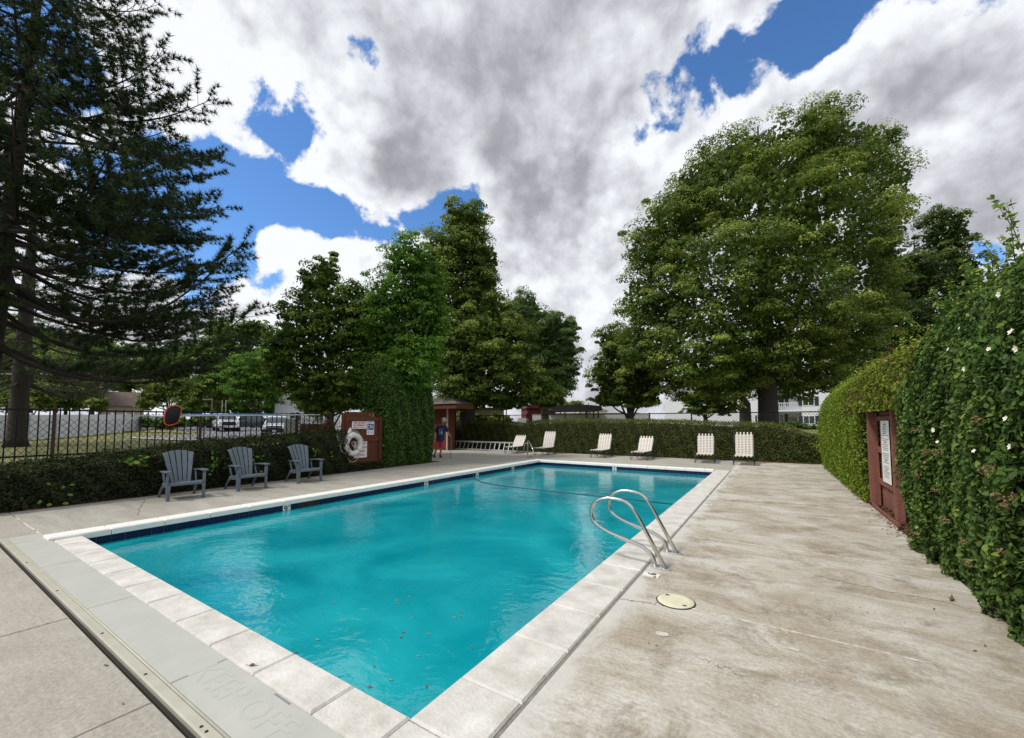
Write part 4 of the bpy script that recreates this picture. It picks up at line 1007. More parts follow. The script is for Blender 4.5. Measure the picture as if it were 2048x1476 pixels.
line_txt(s2, 'IN CASE OF', 8.955, 1.573, .034, M['black']); line_txt(s2, 'EMERGENCY CALL', 8.955, 1.532, .028, M['black'])
ph = MB(); c0 = Vector((XS + .006, 8.885, 1.40))
ph.tube([c0 + Vector((0, .038*math.cos(a), .06*math.sin(a))) for a in [R(60 + 240*i/10) for i in range(11)]], [.014] + [.008]*9 + [.014], 6); obj('handset_symbol', ph, M['white'], s2, world=True)
line_txt(s2, '911', 8.995, 1.40, .135, M['white'], bold=.04, sx=.62, x=XS + .002)
for i, (w_, m_) in enumerate(((.045, 'black'), (.085, 'red'), (.075, 'red'), (.06, 'black'))): obj('print_line', MB().b2((XS + .0032, 8.835, 1.262 - i*.026), (XS + .0042, 8.835 + w_, 1.274 - i*.026)), M[m_], s2, world=True)
for i in range(7): obj('print_line', MB().b2((XS + .0032, 8.955, 1.266 - i*.014), (XS + .0042, 9.07 - .01*(i % 2), 1.272 - i*.014)), M['grey_print'], s2, world=True)
s3 = sign('safety_sign', 'white KEEP OFF THE ROPE sign in red letters behind the ring buoy', 8.33, 8.83, .40, .93)
for i, tx in enumerate(('KEEP OFF', 'THE ROPE', 'IN THE', 'POOL!')): line_txt(s3, tx, 8.60, .845 - i*.12, .088, M['red'], bold=.03, sx=1.08)
hk = thing('rope_holder', 'white bracket bolted to the wooden board behind the ring buoy', 'bracket', (XS, 8.1, 1.3))
obj('bracket', MB().bar((XB + .06, 8.16, 1.36), (XB + .12, 8.05, 1.20), .05, .09).cyl((XB + .05, 8.14, 1.24), (XB + .30, 8.14, 1.24), .014), M['white'], hk, world=True)
rg = thing('ring_buoy', 'white ring buoy with its rope hanging on the wooden board', 'life ring', (XB + .13, 8.20, .88))
bc = Vector((XB + .20, 8.17, .86)); RR, rr = .275, .085; tilt = R(14)
def rp3(a, r_, off=0.): return bc + Vector((off - math.sin(tilt)*r_*math.cos(a)*.0, 0, 0)) + Vector((-.10*math.cos(a)*r_, math.cos(a)*r_, math.sin(a)*r_*1.06))
obj('ring', MB().tube([rp3(2*math.pi*i/40, RR) for i in range(40)], rr, 14, closed=True), M['foam'], rg, world=True, smooth=True)
for a in (45, 135, 225, 315):
    mb = MB()
    for w_ in (-.05, 0, .05):
        ang = R(a) + w_*1.6; c = rp3(ang, RR); t1 = (rp3(ang, 1) - bc).normalized()
        mb.tube([c + t1*(rr+.006)*math.cos(b) + Vector((1, 0, 0))*(rr+.006)*math.sin(b) for b in [2*math.pi*k/14 for k in range(14)]], .007, 5, closed=True)
    obj('rope_binding', mb, M['rope'], rg, world=True, smooth=True)
gr = []
for seg in range(4):
    a0 = 45 + 90*seg
    for i in range(13):
        t_ = i/12; sag = .05 + .07*(1 if seg in (1, 2) else .35)*1.0
        p = rp3(R(a0 + 90*t_), RR + rr + .008 + math.sin(math.pi*t_)*sag); p.z -= math.sin(math.pi*t_)*.04; gr.append(p)
obj('grab_line', MB().tube(gr, .007, 6, closed=True), M['rope'], rg, world=True, smooth=True)
obj('hanging_rope', MB().tube(smooth_path([bc + Vector((-.02, .12, .02)), bc + Vector((0, .02, -.1)), bc + Vector((0, -.08, .06)), bc + Vector((0, .06, .10)), bc + Vector((0, .10, -.12)), bc + Vector((.02, .30, -.16)), bc + Vector((.0, .22, -.20))], .05), .008, 6), M['rope'], rg, world=True, smooth=True)

# plank fence section hidden behind the dead bush
pf = thing('plank_fence', 'low red-brown plank fence behind the dead bush next to the rescue board', 'fence', (-12.25, 7.2, 0))
for i in range(8): obj('plank', MB().b2((-12.27, 7.05 + i*.125, 0), (-12.25, 7.05 + i*.125 + .118, 1.50 + jr.uniform(-.01, .01))), M['redwood'], pf, world=True)
obj('rail', MB().b2((-12.31, 7.05, 1.3), (-12.272, 8.05, 1.39)), M['redwood'], pf, world=True)

# ================================================================== POLES on the picket fence
hp = thing('life_hook', 'long white pole with a curved shepherd hook lying across the picket fence', 'rescue pole', (XF + .06, 5.4, 1.7))
XP = XF + .065
pa, pb = onX(300, 832, XP), onX(640, 829.5, XP)
obj('pole', MB().tube([pa, pb], .017, 10), mat('white pole', (.72, .78, .80), .35, .1), hp, world=True, smooth=True)
hkp = [onX(x, y, XP) for x, y in [(302, 831.5), (290, 831), (275, 832), (262, 838), (250, 848), (242, 860), (241, 872), (246, 882), (254, 889), (258, 893), (261, 888)]]
obj('hook', MB().tube(smooth_path(hkp, .05, 3), .008, 8), M['steel'], hp, world=True, smooth=True)
for p in (pa.lerp(pb, .3), pa.lerp(pb, .8)): obj('hanger', MB().tube(smooth_path([(XF + .012, p.y, 1.79), (XP + .03, p.y, 1.79 - .08), (XP + .03, p.y, p.z - .025), (XP - .03, p.y, p.z - .02)], .02), .005, 6), M['blackiron'], hp, world=True)
ln = thing('leaf_rake', 'orange-framed pool leaf net hanging on its blue pole over the picket fence', 'pool net', (XP, 3.7, 1.7))
XN = XF + .10
lf = [onX(x, y, XN) for x, y in [(342, 812), (352, 811), (360, 813.5), (363, 819), (360, 830), (359, 838), (355, 846), (346, 849.5), (335, 851), (329, 847), (328, 838), (330, 827), (334, 817)]]
obj('frame', MB().tube(smooth_path(lf + [lf[0]], .03, 3)[:-1], .015, 8, closed=True), M['orange'], ln, world=True, smooth=True)
c_ = sum(lf, Vector()) / len(lf); nm = MB(); nl = len(lf); rings = [lf, [p.lerp(c_, .35) + Vector((.05, 0, 0)) for p in lf], [p.lerp(c_, .75) + Vector((.08, 0, 0)) for p in lf]]
nm.add([v for r in rings for v in r] + [c_ + Vector((.085, 0, 0))], [(i*nl+j, i*nl+(j+1) % nl, (i+1)*nl+(j+1) % nl, (i+1)*nl+j) for i in range(2) for j in range(nl)] + [(2*nl+j, 2*nl+(j+1) % nl, 3*nl) for j in range(nl)])
obj('net_bag', nm, M['net'], ln, world=True, smooth=True)
obj('pole', MB().tube([onX(362, 829.5, XN - .02), onX(560, 828.4, XN - .02)], .015, 8), M['bluepole'], ln, world=True, smooth=True)
obj('yoke', MB().tube([onX(362, 829.5, XN), onX(352, 832, XN + .02)], .014, 6).tube([onX(355, 830, XN), onX(345, 826, XN + .02)], .008, 6), M['plastic_black'], ln, world=True)

# ================================================================== RIGHT FENCE PANEL with pool rules
XR = 1.66
gt = thing('red_wooden_gate', 'weathered red wooden fence panel under the hedge arch with the rules poster', 'fence', (XR, 9.4, 0))
obj('post', MB().b2((1.50, 10.12, 0), (1.64, 10.26, 1.74)), M['redwood2'], gt, world=True, bevel=.006)
obj('post', MB().b2((1.55, 8.55, 0), (1.66, 8.66, 1.74)), M['redwood2'], gt, world=True, bevel=.006)
for i in range(11):
    y0 = 8.67 + i*.131; obj('board', MB().b2((XR + jr.uniform(-.003, .003), y0 + .004, .03 + jr.uniform(-.02, .03)), (XR + .02, y0 + .125, 1.74)), M['redwood2'], gt, world=True)
for z0, z1 in ((.42, .52), (1.0, 1.10), (1.58, 1.66)): obj('rail', MB().b2((XR - .045, 8.665, z0), (XR - .004, 10.115, z1)), M['redwood2'], gt, world=True, bevel=.004)
obj('kick_board', MB().b2((1.50, 8.2, -.05), (1.53, 10.6, .05)), M['redwood2'], gt, world=True)
po = thing('rules_poster', 'tall white sheet of fine print pinned to the red fence panel', 'poster', (1.55, 9.35, .7))
pz0, pz1, py0, py1 = .52, 1.58, 9.02, 9.62
obj('sheet', MB().b2((1.596, py0, pz0), (1.6, py1, pz1)), M['white'], po, world=True)
for i in range(30):
    z = pz1 - .07 - i*.031
    if i in (7, 15, 22): continue
    w_ = jr.uniform(.30, .52) if i % 5 else .2; c = (py0 + py1) / 2
    obj('print_line', MB().b2((1.5945, c - w_/2, z), (1.5958, c + w_/2, z + (.012 if i % 5 else .02))), M['grey_print'] if i else M['red'], po, world=True)

# ================================================================== CABIN
cbn = thing('pool_cabin', 'small red-brown wooden cabin with a grey shingle roof behind the column hedge', 'cabin', (-17, 18, 0))
cw = onY(893, 850, 17.2); cx1 = cw.x
for i in range(22):
    x = cx1 - .2*(i+1); obj('siding_board', MB().b2((x + .006, 17.2 + jr.uniform(0, .004), 0), (x + .194, 17.23, 2.42)), M['redwood'], cbn, world=True)
obj('wall', MB().b2((cx1 - 4.4, 17.235, 0), (cx1, 17.9, 2.42)), M['redwood'], cbn, world=True)
obj('corner_trim', MB().b2((cx1 + .002, 17.19, 0), (cx1 + .07, 17.26, 2.36)), M['tan'], cbn, world=True)
ex = onY(913, 817, 16.7).x
obj('fascia', MB().b2((cx1 - 5, 16.66, 2.30), (ex, 16.70, 2.56)), M['redwood'], cbn, world=True); obj('fascia', MB().b2((ex - .04, 16.702, 2.30), (ex, 18.2, 2.56)), M['redwood'], cbn, world=True)
obj('soffit', MB().b2((cx1 - 5, 16.702, 2.425), (ex - .042, 18.2, 2.46)), M['redwood'], cbn, world=True)
rf = MB(); x0, x1, y0, y1 = cx1 - 5.1, ex + .05, 16.6, 18.25; zc = 2.57
rf.add([(x0, y0, zc), (x1, y0, zc), (x1, y1, zc), (x0, y1, zc), (x0 + .9, 17.4, 2.98), (x1 - .9, 17.4, 2.98)], [(0, 1, 5, 4), (1, 2, 5), (2, 3, 4, 5), (3, 0, 4), (3, 2, 1, 0)])
obj('roof', rf, M['roofgrey'], cbn, world=True)
sg = thing('notice_board', 'dark notice board with rows of white lettering beside the cabin', 'sign', (cx1 + .4, 18.0, 1.2))
bxa, bxb = onY(897, 850, 18.0).x, onY(911, 850, 18.0).x
obj('panel', MB().b2((bxa, 18.0, 1.3), (bxb, 18.03, 2.25)), M['black'], sg, world=True)
for i, w_ in enumerate((.8, .9, .0, .35, .6)):
    if w_: obj('print_line', MB().b2((bxa + .03, 17.994, 2.08 - i*.15), (bxa + .03 + w_*(bxb - bxa - .06), 17.999, 2.14 - i*.15)), M['wallwhite'] if i < 2 else M['grey_print'], sg, world=True)
for x in (bxa + .03, bxb - .03): obj('leg', MB().b2((x - .02, 18.031, 0), (x + .02, 18.06, 2.2)), M['blackiron'], sg, world=True)

# ================================================================== PERSON with a cane
pp = at(880, 914.5)
pr = thing('person', 'person in pale cap, navy shirt and coral shorts leaning on a cane', 'person', pp, R(43))
def skin_obj(name, verts, edges, radii, m, parent, root=0, sub=2):
    me = bpy.data.meshes.new(name); me.from_pydata(verts, edges, []); o = link_mesh(name, me, m, parent)
    if True:
        bm = bmesh.new(); bm.from_mesh(me); ly = bm.verts.layers.skin.verify()
        for v, r_ in zip(bm.verts, radii): v[ly].radius = r_ if isinstance(r_, tuple) else (r_, r_)
        bm.verts.ensure_lookup_table(); bm.verts[root][ly].use_root = True; bm.to_mesh(me); bm.free()
    o.modifiers.new('skin', 'SKIN')
    s = o.modifiers.new('sub', 'SUBSURF'); s.levels = sub; s.render_levels = sub
    o.modifiers['skin'].use_smooth_shade = True; return o
hand = Vector((.47, -.14, .90))
V_ = [(0, 0, .84), (0, -.01, 1.0), (.03, -.03, 1.2), (.06, -.06, 1.36), (.09, -.09, 1.44), (.125, -.13, 1.50), (.15, -.15, 1.60), (.16, -.16, 1.67),      # 0-7 spine, neck, head
      (.22, -.05, 1.36), (.335, -.04, 1.13), (.43, -.12, .95), tuple(hand),                                                                     # 8-11 arm with cane
      (-.10, -.03, 1.35), (-.19, .0, 1.10), (-.20, -.16, .92), (-.20, -.22, .87),                                                              # 12-15 other arm
      (.08, -.01, .78), (.06, -.04, .45), (.0, .0, .09), (.03, -.13, .04),                                                                      # 16-19 front leg
      (-.09, 0, .78), (-.16, -.03, .45), (-.24, .06, .09), (-.25, -.06, .04)]
E_ = [(0, 1), (1, 2), (2, 3), (3, 4), (4, 5), (5, 6), (6, 7), (3, 8), (8, 9), (9, 10), (10, 11), (3, 12), (12, 13), (13, 14), (14, 15), (0, 16), (16, 17), (17, 18), (18, 19), (0, 20), (20, 21), (21, 22), (22, 23)]
rad = [(.14, .11), (.13, .10), (.15, .11), (.12, .09), .052, .06, (.075, .09), (.06, .07), .055, .042, .030, .028, .055, .042, .030, .028, .085, .058, .036, .034, .085, .058, .036, .034]
rad = [r_ if isinstance(r_, tuple) else (r_, r_) for r_ in rad]
# fingers: curled round the cane handle
k0 = len(V_)
for q in range(4):
    b = len(V_); dx = -.025 + q*.017
    V_ += [(hand.x + .012, hand.y + dx*1.0, hand.z + .008), (hand.x + .04, hand.y + dx*1.1 - .01, hand.z + .006), (hand.x + .05, hand.y + dx*1.1 - .012, hand.z - .022 + .003*abs(q-1)), (hand.x + .032, hand.y + dx*1.1 - .012, hand.z - .036)]
    E_ += [(11, b), (b, b+1), (b+1, b+2), (b+2, b+3)]; rad += [(.010, .010), (.009, .009), (.0085, .0085), (.007, .007)]
b = len(V_); V_ += [(hand.x - .005, hand.y - .04, hand.z), (hand.x + .02, hand.y - .055, hand.z - .02)]; E_ += [(10, b), (b, b+1)]; rad += [(.011, .011), (.009, .009)]
skin_obj('body', V_, E_, rad, M['skin'], pr)
def loft(sections, n=16, caps=False):
    mb = MB(); vs_ = []
    for c, rx, ry in sections:
        for j in range(n): a = 2*math.pi*j/n; vs_.append((c[0] + rx*math.cos(a), c[1] + ry*math.sin(a), c[2]))
    k = len(sections); mb.add(vs_, [(i*n+j, i*n+(j+1) % n, (i+1)*n+(j+1) % n, (i+1)*n+j) for i in range(k-1) for j in range(n)]); return mb
sh = loft([((-.0, 0, .70), .185, .155), ((.0, -.005, .80), .18, .15), ((.01, -.02, 1.0), .175, .14), ((.03, -.035, 1.2), .19, .145), ((.055, -.055, 1.34), .175, .125), ((.075, -.075, 1.42), .10, .085), ((.085, -.085, 1.45), .065, .065)])
for P_, r_ in (([(.12, -.055, 1.375), (.235, -.05, 1.345), (.325, -.042, 1.15)], [.085, .078, .072]), ([(-.02, -.05, 1.37), (-.115, -.03, 1.33), (-.19, -.005, 1.13)], [.085, .078, .072])): sh.tube(P_, r_, 10, caps=False)
obj('shirt', sh, M['shirt'], pr, smooth=True)
so = loft([((0, 0, .86), .175, .14), ((0, 0, .74), .182, .148), ((0, -.005, .68), .19, .15)])
so.tube([(.085, -.01, .76), (.085, -.02, .60), (.075, -.035, .41)], [.105, .108, .105], 12, caps=False); so.tube([(-.09, 0, .76), (-.12, -.02, .60), (-.15, -.03, .41)], [.105, .108, .105], 12, caps=False)
obj('shorts', so, M['shorts'], pr, smooth=True)
pt = MB(); pt.box((.03, -.184, 1.14), (.15, .004, .24), (R(6), 0, R(5))); obj('print_border', pt, M['pink'], pr)
pt = MB(); pt.box((.035, -.188, 1.14), (.13, .004, .215), (R(6), 0, R(5))); obj('print_ground', pt, M['shirt'], pr)
pt = MB()
for dx, dz, w_, h_ in ((-.02, .06, .04, .05), (.02, .05, .03, .05), (.015, .0, .07, .04), (.02, -.05, .06, .07), (-.01, -.02, .03, .03), (.03, -.09, .05, .04)): pt.box((.035 + dx, -.192, 1.13 + dz), (w_, .003, h_), (R(6), 0, R(5)))
obj('print_figure', pt, M['aqua'], pr)
for nm_, c, s_ in (('shoe', (.025, -.075, .0), 1), ('shoe', (-.25, -.01, .0), 1)):
    mb = loft([((c[0], c[1], .003), .055, .135), ((c[0], c[1], .03), .058, .14), ((c[0], c[1] + .01, .06), .05, .12), ((c[0] - .01, c[1] + .05, .095), .045, .065), ((c[0] - .015, c[1] + .06, .12), .042, .05)]); mb.add([v for v in mb.v[:16]], [tuple(range(16))]); obj(nm_, mb, M['rubber'], pr, smooth=True)
hd = Vector((.155, -.155, 1.61))
cp = MB().lathe([(.108, -.012), (.110, .02), (.098, .065), (.062, .098), (0, .112)], (0, 0, 0), 18); m_ = Matrix.Translation(hd + Vector((.0, .015, .045))) @ Euler((R(28), R(8), 0)).to_matrix().to_4x4()
cp.v = [tuple(m_ @ Vector((v[0], v[1]*1.12, v[2]))) for v in cp.v]; obj('cap', cp, M['cap'], pr, smooth=True)
br = MB().prism([(.085*math.cos(R(a)), -.09 - .10*abs(math.sin(R(a)))) for a in range(180, 361, 20)], 'z', -.005, .003); br.v = [tuple(m_ @ Vector(v)) for v in br.v]; obj('cap_brim', br, M['cap'], pr)
hm = Matrix.Translation(hd) @ Euler((R(22), R(5), R(6))).to_matrix().to_4x4()
def hobj(n_, mb, m__): mb.v = [tuple(hm @ Vector(v)) for v in mb.v]; obj(n_, mb, m__, pr, smooth=True)
hobj('hair', MB().lathe([(.094, -.03), (.100, .02), (.09, .06)], (0, .025, -.01), 16), M['cap'])
hobj('nose', MB().add([(-.014, -.098, -.03), (.014, -.098, -.03), (0, -.122, -.028), (0, -.098, .015)], [(0, 2, 3), (2, 1, 3), (0, 1, 2), (0, 3, 1)]), M['skin'])
hobj('ear', MB().lathe([(.0, -.008), (.022, -.008), (.022, .008), (0, .008)], (.085, .0, -.01), 10, 'x').lathe([(.0, -.008), (.022, -.008), (.022, .008), (0, .008)], (-.085, .0, -.01), 10, 'x'), M['skin'])
hobj('glasses', MB().box((-.033, -.103, .018), (.048, .008, .026)).box((.033, -.103, .018), (.048, .008, .026)).box((0, -.103, .024), (.02, .006, .006)).box((.078, -.05, .024), (.004, .1, .006)).box((-.078, -.05, .024), (.004, .1, .006)), M['black'])
hobj('mouth', MB().box((0, -.094, -.058), (.045, .006, .008)), mat('lips', (.30, .10, .08), .6))
cn = thing('walking_cane', 'thin grey metal walking cane held in the person\'s hand', 'cane', at(901, 916))
ct = at(901, 916); M43 = Matrix.Translation(pp) @ Matrix.Rotation(R(43), 4, 'Z'); hw = M43 @ (hand + Vector((.03, 0, -.01)))
obj('shaft', MB().tube([ct + Vector((0, 0, .03)), hw], .011, 8), mat('cane metal', (.22, .23, .25), .35, .5), cn, world=True, smooth=True)
hv = (M43.to_3x3() @ Vector((0, -.09, .0))); obj('handle', MB().tube([hw - hv*.5, hw + Vector((0, 0, .006)), hw + hv*.8], .014, 8), M['rubber'], cn, world=True, smooth=True)
obj('tip', MB().tube([ct, ct + Vector((0, 0, .04))], .016, 8), M['rubber'], cn, world=True)

# ================================================================== PARKED VEHICLES
def wheel(t, x, y, r, w=.24, side=1):
    o = obj('tyre', MB().lathe([(r*.62, -w/2), (r*.95, -w/2), (r, -w/3), (r, w/3), (r*.95, w/2), (r*.62, w/2)], (x, y, r), 24, 'y'), M['rubber'], t, smooth='auto')
    mb = MB().lathe([(0, -w/2 + .02), (r*.18, -w/2 + .01), (r*.22, -w/2 + .04), (r*.56, -w/2 + .03), (r*.62, -w/2 + .0), (r*.62, w/2 - .0), (r*.56, w/2 - .03), (r*.22, w/2 - .04), (r*.18, w/2 - .01), (0, w/2 - .02)], (0, 0, 0), 20, 'y')
    mb.v = [(v[0], v[1], v[2]) for v in mb.v]
    for k in range(5):
        a = 2*math.pi*k/5; mb.box((r*.4*math.cos(a), side*(w/2 - .035), r*.4*math.sin(a)), (r*.42, .02, r*.14), (0, -a, 0))
    r_ = obj('rim', mb, M['chrome'], o, smooth='auto'); r_.location = (x, y, r)
def body_loft(sections, W_):
    """sections: (x, zlow, zbelt, half-width) ; shoulders rounded"""
    mb = MB(); vs_ = []
    for x, z0, z1, hw in sections:
        vs_ += [(x, -hw*.94, z0), (x, -hw, z0 + .12), (x, -hw, z1 - .10), (x, -hw*.94, z1), (x, hw*.94, z1), (x, hw, z1 - .10), (x, hw, z0 + .12), (x, hw*.94, z0)]
    n = len(sections); fs = [(i*8+j, i*8+(j+1) % 8, (i+1)*8+(j+1) % 8, (i+1)*8+j) for i in range(n-1) for j in range(8)]
    fs += [tuple(range(8)), tuple((n-1)*8 + j for j in range(8))]; return mb.add(vs_, fs)
def truck(name, label, cat, loc, rz, paint, kind, group=None):
    """front faces local +x, length along x"""
    t = thing(name, label, cat, loc, rz, group); hw = .98 if kind == 'pickup' else .92; Ln = 5.6 if kind == 'pickup' else 4.7; f = Ln/2
    zb = .42; belt = 1.18 if kind == 'pickup' else 1.05; r = .40 if kind == 'pickup' else .36; wx = f - .95
    if kind == 'pickup': S = [(-f, .5, belt - .02, hw*.95), (-f + .15, zb, belt, hw), (-.2, zb, belt, hw), (.9, zb, belt, hw), (f - .5, zb, belt - .02, hw*.99), (f - .1, .48, belt - .10, hw*.94), (f, .5, belt - .22, hw*.88)]
    else: S = [(-f, .45, belt - .1, hw*.88), (-f + .2, .3, belt, hw*.98), (.9, .3, belt, hw), (f - .5, .3, belt - .12, hw*.98), (f - .1, .35, belt - .25, hw*.88), (f, .4, belt - .4, hw*.78)]
    body = obj('body', body_loft(S, 0), M[paint], t, smooth='auto')
    if kind == 'pickup':
        c0, c1, top = -.75, 1.25, 1.88
        gh = [(c0, belt), (c0 + .12, top - .04), (c0 + .3, top), (c1 - .75, top), (c1 - .55, top - .05), (c1 + .1, belt)]
    else:
        c0, c1, top = -2.2, 1.15, 1.68
        gh = [(c0, belt), (c0 + .4, top - .07), (c0 + .9, top), (c1 - 1.0, top), (c1 - .75, top - .06), (c1 + .1, belt)]
    def gl(poly, w0, w1, z0, z1):
        mb = MB(); n = len(poly); v = []
        for s in (-1, 1): v += [(x, s*(w0 + (w1 - w0)*(z - z0)/(z1 - z0)), z) for x, z in poly]
        return mb.add(v, [tuple(range(n))[::-1], tuple(range(n, 2*n))] + [(i, (i+1) % n, n+(i+1) % n, n+i) for i in range(n)])
    obj('cab', gl([(x, z - .003) for x, z in gh], hw*.95, hw*.78, belt, top), M[paint], t, smooth='auto')
    # glass: side windows, windscreen, rear window proud of the cab
    zc0, zc1 = belt + .05, top - .10; tw = lambda z: hw*.95 + (hw*.78 - hw*.95)*(z - belt)/(top - belt)
    xs0 = c0 + .25; xs1 = c1 - .02
    for s in (-1, 1):
        for a, b, b2 in ((xs0, (xs0+xs1)/2 - .1, (xs0+xs1)/2 - .1), ((xs0+xs1)/2 - .02, xs1 - .1, xs1 - .52)):
            v = [(a, s*(tw(zc0)+.006), zc0), (b, s*(tw(zc0)+.006), zc0), (b2, s*(tw(zc1)+.006), zc1), (a + (.08 if a == xs0 else 0), s*(tw(zc1)+.006), zc1)]
            v += [(x, y - s*.02, z) for x, y, z in v]; obj('side_window', MB().add(v, [(0, 1, 2, 3), (7, 6, 5, 4), (0, 4, 5, 1), (1, 5, 6, 2), (2, 6, 7, 3), (3, 7, 4, 0)]), M['glass'], t)
    ws = gh[-1], gh[-2]
    def slab_glass(pa, pb, nm, off):
        (xa, za), (xb, zb_) = pa, pb; xa2, za2 = xa + (xb-xa)*.10, za + (zb_-za)*.10; xb2, zb2 = xa + (xb-xa)*.95, za + (zb_-za)*.95
        v = [(xa2 + off, -tw(za2)*.9, za2 + .01), (xa2 + off, tw(za2)*.9, za2 + .01), (xb2 + off, tw(zb2)*.9, zb2 + .01), (xb2 + off, -tw(zb2)*.9, zb2 + .01)]; v += [(x - off*2, y, z - .01) for x, y, z in v]
        obj(nm, MB().add(v, [(0, 1, 2, 3), (7, 6, 5, 4), (0, 4, 5, 1), (1, 5, 6, 2), (2, 6, 7, 3), (3, 7, 4, 0)]), M['glass'], t)
    slab_glass(gh[-1], gh[-2], 'windscreen', .012); slab_glass(gh[0], gh[1], 'rear_window', -.012)
    if kind == 'pickup':
        obj('load_bed', MB().b2((-f + .12, -hw*.82, belt - .02), (c0 - .05, hw*.82, belt + .006)), M['plastic_black'], t)
    for x in (-wx, wx):
        for s in (-1, 1):
            arch = [(x + (r+.09)*math.cos(a), r + (r+.09)*math.sin(a)) for a in [math.pi*k/10 for k in range(11)]]
            obj('wheel_arch', MB().prism(arch, 'y', s*(hw + .004), s*(hw - .12)), M['plastic_black'], t)
            wheel(t, x, s*(hw - .10), r, .24, s)
    gz = belt - .30; obj('grille', MB().b2((f - .02, -hw*.55, gz - .28), (f + .03, hw*.55, gz + .12)), M['plastic_black'], t)
    for z in (gz - .16, gz - .02, gz + .10): obj('grille_bar', MB().b2((f + .031, -hw*.52, z), (f + .05, hw*.52, z + .03)), M['chrome' if kind == 'suv' else 'plastic_black'], t)
    for s in (-1, 1):
        obj('headlight', MB().b2((f - .16, s*hw*.58, gz - .12), (f + .02, s*hw*.86, gz + .10)), M['lamp'], t, bevel=.02)
        obj('tail_light', MB().b2((-f - .012, s*hw*.80, belt - .5), (-f + .10, s*(hw*.955), belt - .10)), M['redlens'], t)
        obj('mirror', MB().b2((c1 - .12, s*(hw), belt + .02), (c1 + .04, s*(hw + .2), belt + .2)), M['plastic_black'], t, bevel=.02)
        obj('door_handle', MB().b2((.05, s*(hw + .002), belt - .22), (.25, s*(hw + .025), belt - .18)), M['chrome'], t)
    obj('front_bumper', MB().b2((f - .1, -hw*.95, .38), (f + .10, hw*.95, .62)), M['chrome'] if kind == 'pickup' else M['plastic_black'], t, bevel=.03)
    obj('rear_bumper', MB().b2((-f - .10, -hw*.95, .42), (-f + .02, hw*.95, .60)), M['chrome'] if kind == 'pickup' else M['plastic_black'], t, bevel=.03)
    obj('number_plate', MB().b2((f + .101, -.15, .42), (f + .108, .15, .54)), M['white'], t)
    return t
def face_cam(p, off=0): # rotation so that local +x points at the camera, plus offset degrees
    return math.atan2(-p.y, -p.x) + R(off)
p = G(452, 44); truck('parked_pickup', 'white pickup truck seen nose-on, farthest left of the parked vehicles', 'pickup truck', p, face_cam(p, 6), 'paint_white', 'pickup')
p = G(500, 45); truck('parked_pickup', 'dark slate pickup truck seen from its side across the parking lot', 'pickup truck', p, face_cam(p, 112), 'paint_slate', 'pickup')
p = G(556, 35); truck('parked_suv', 'white crossover parked nose-on just behind the picket fence', 'car', p, face_cam(p, -6), 'paint_white', 'suv')
p = G(432, 56); truck('parked_suv', 'dark car mostly hidden behind the white pickup truck', 'car', p, face_cam(p, 60), 'paint_dark', 'suv')
p = G(1120, 40); truck('parked_suv', 'pale car roof showing above the hedge below the carport', 'car', p, face_cam(p, 95), 'paint_white', 'suv')
p = G(1215, 46); truck('parked_suv', 'dark car roof showing above the hedge right of the carport', 'car', p, face_cam(p, 80), 'paint_dark', 'suv')

# electrical cabinet
p = G(583, 32); uc = thing('utility_cabinet', 'grey-green metal utility cabinet beside the white crossover', 'cabinet', p, math.atan2(-p.y, -p.x) + R(90))
obj('case', MB().cbox((-.5, -.35, 0), (.5, .35, 1.55), .03), M['greymetal'], uc); obj('door_panel', MB().b2((-.44, -.372, .12), (.44, -.352, 1.45)), M['greymetal'], uc); obj('base', MB().b2((-.58, -.42, 0), (.58, .42, .10)), M['kerb'], uc)

# white vinyl fence, panel by panel, following the lawn
vf = thing('white_vinyl_fence', 'long white vinyl privacy fence running along the far edge of the lawn', 'fence', G(0, 27))
fp = [G(-60, 26), G(60, 29.5), G(160, 34.5), G(250, 42), G(305, 50), G(360, 60)]
pts = []
for a, b in zip(fp[:-1], fp[1:]):
    n = max(1, round((b - a).length / 2.4)); pts += [a.lerp(b, i/n) for i in range(n)]
pts.append(fp[-1])
for a, b in zip(pts[:-1], pts[1:]):
    a = Vector((a.x, a.y, g(a.x, a.y))); b = Vector((b.x, b.y, g(b.x, b.y))); n = 8
    obj('post', MB().box(a + Vector((0, 0, .95)), (.13, .13, 1.9), (0, 0, math.atan2(b.y-a.y, b.x-a.x))).box(a + Vector((0, 0, 1.93)), (.16, .16, .06), (0, 0, math.atan2(b.y-a.y, b.x-a.x)), taper=.5), M['vinyl'], vf, world=True)
    for i in range(n):
        q = a.lerp(b, (i + .5)/n); w_ = (b - a).length/n; obj('fence_board', MB().box(q + Vector((0, 0, .93)), (w_ - .012, .03, 1.62), (0, 0, math.atan2(b.y-a.y, b.x-a.x))), M['vinyl'], vf, world=True)
    for z in (.12, 1.76): obj('rail', MB().bar(a + Vector((0, 0, z)), b + Vector((0, 0, z)), .055, .12), M['vinyl'], vf, world=True)

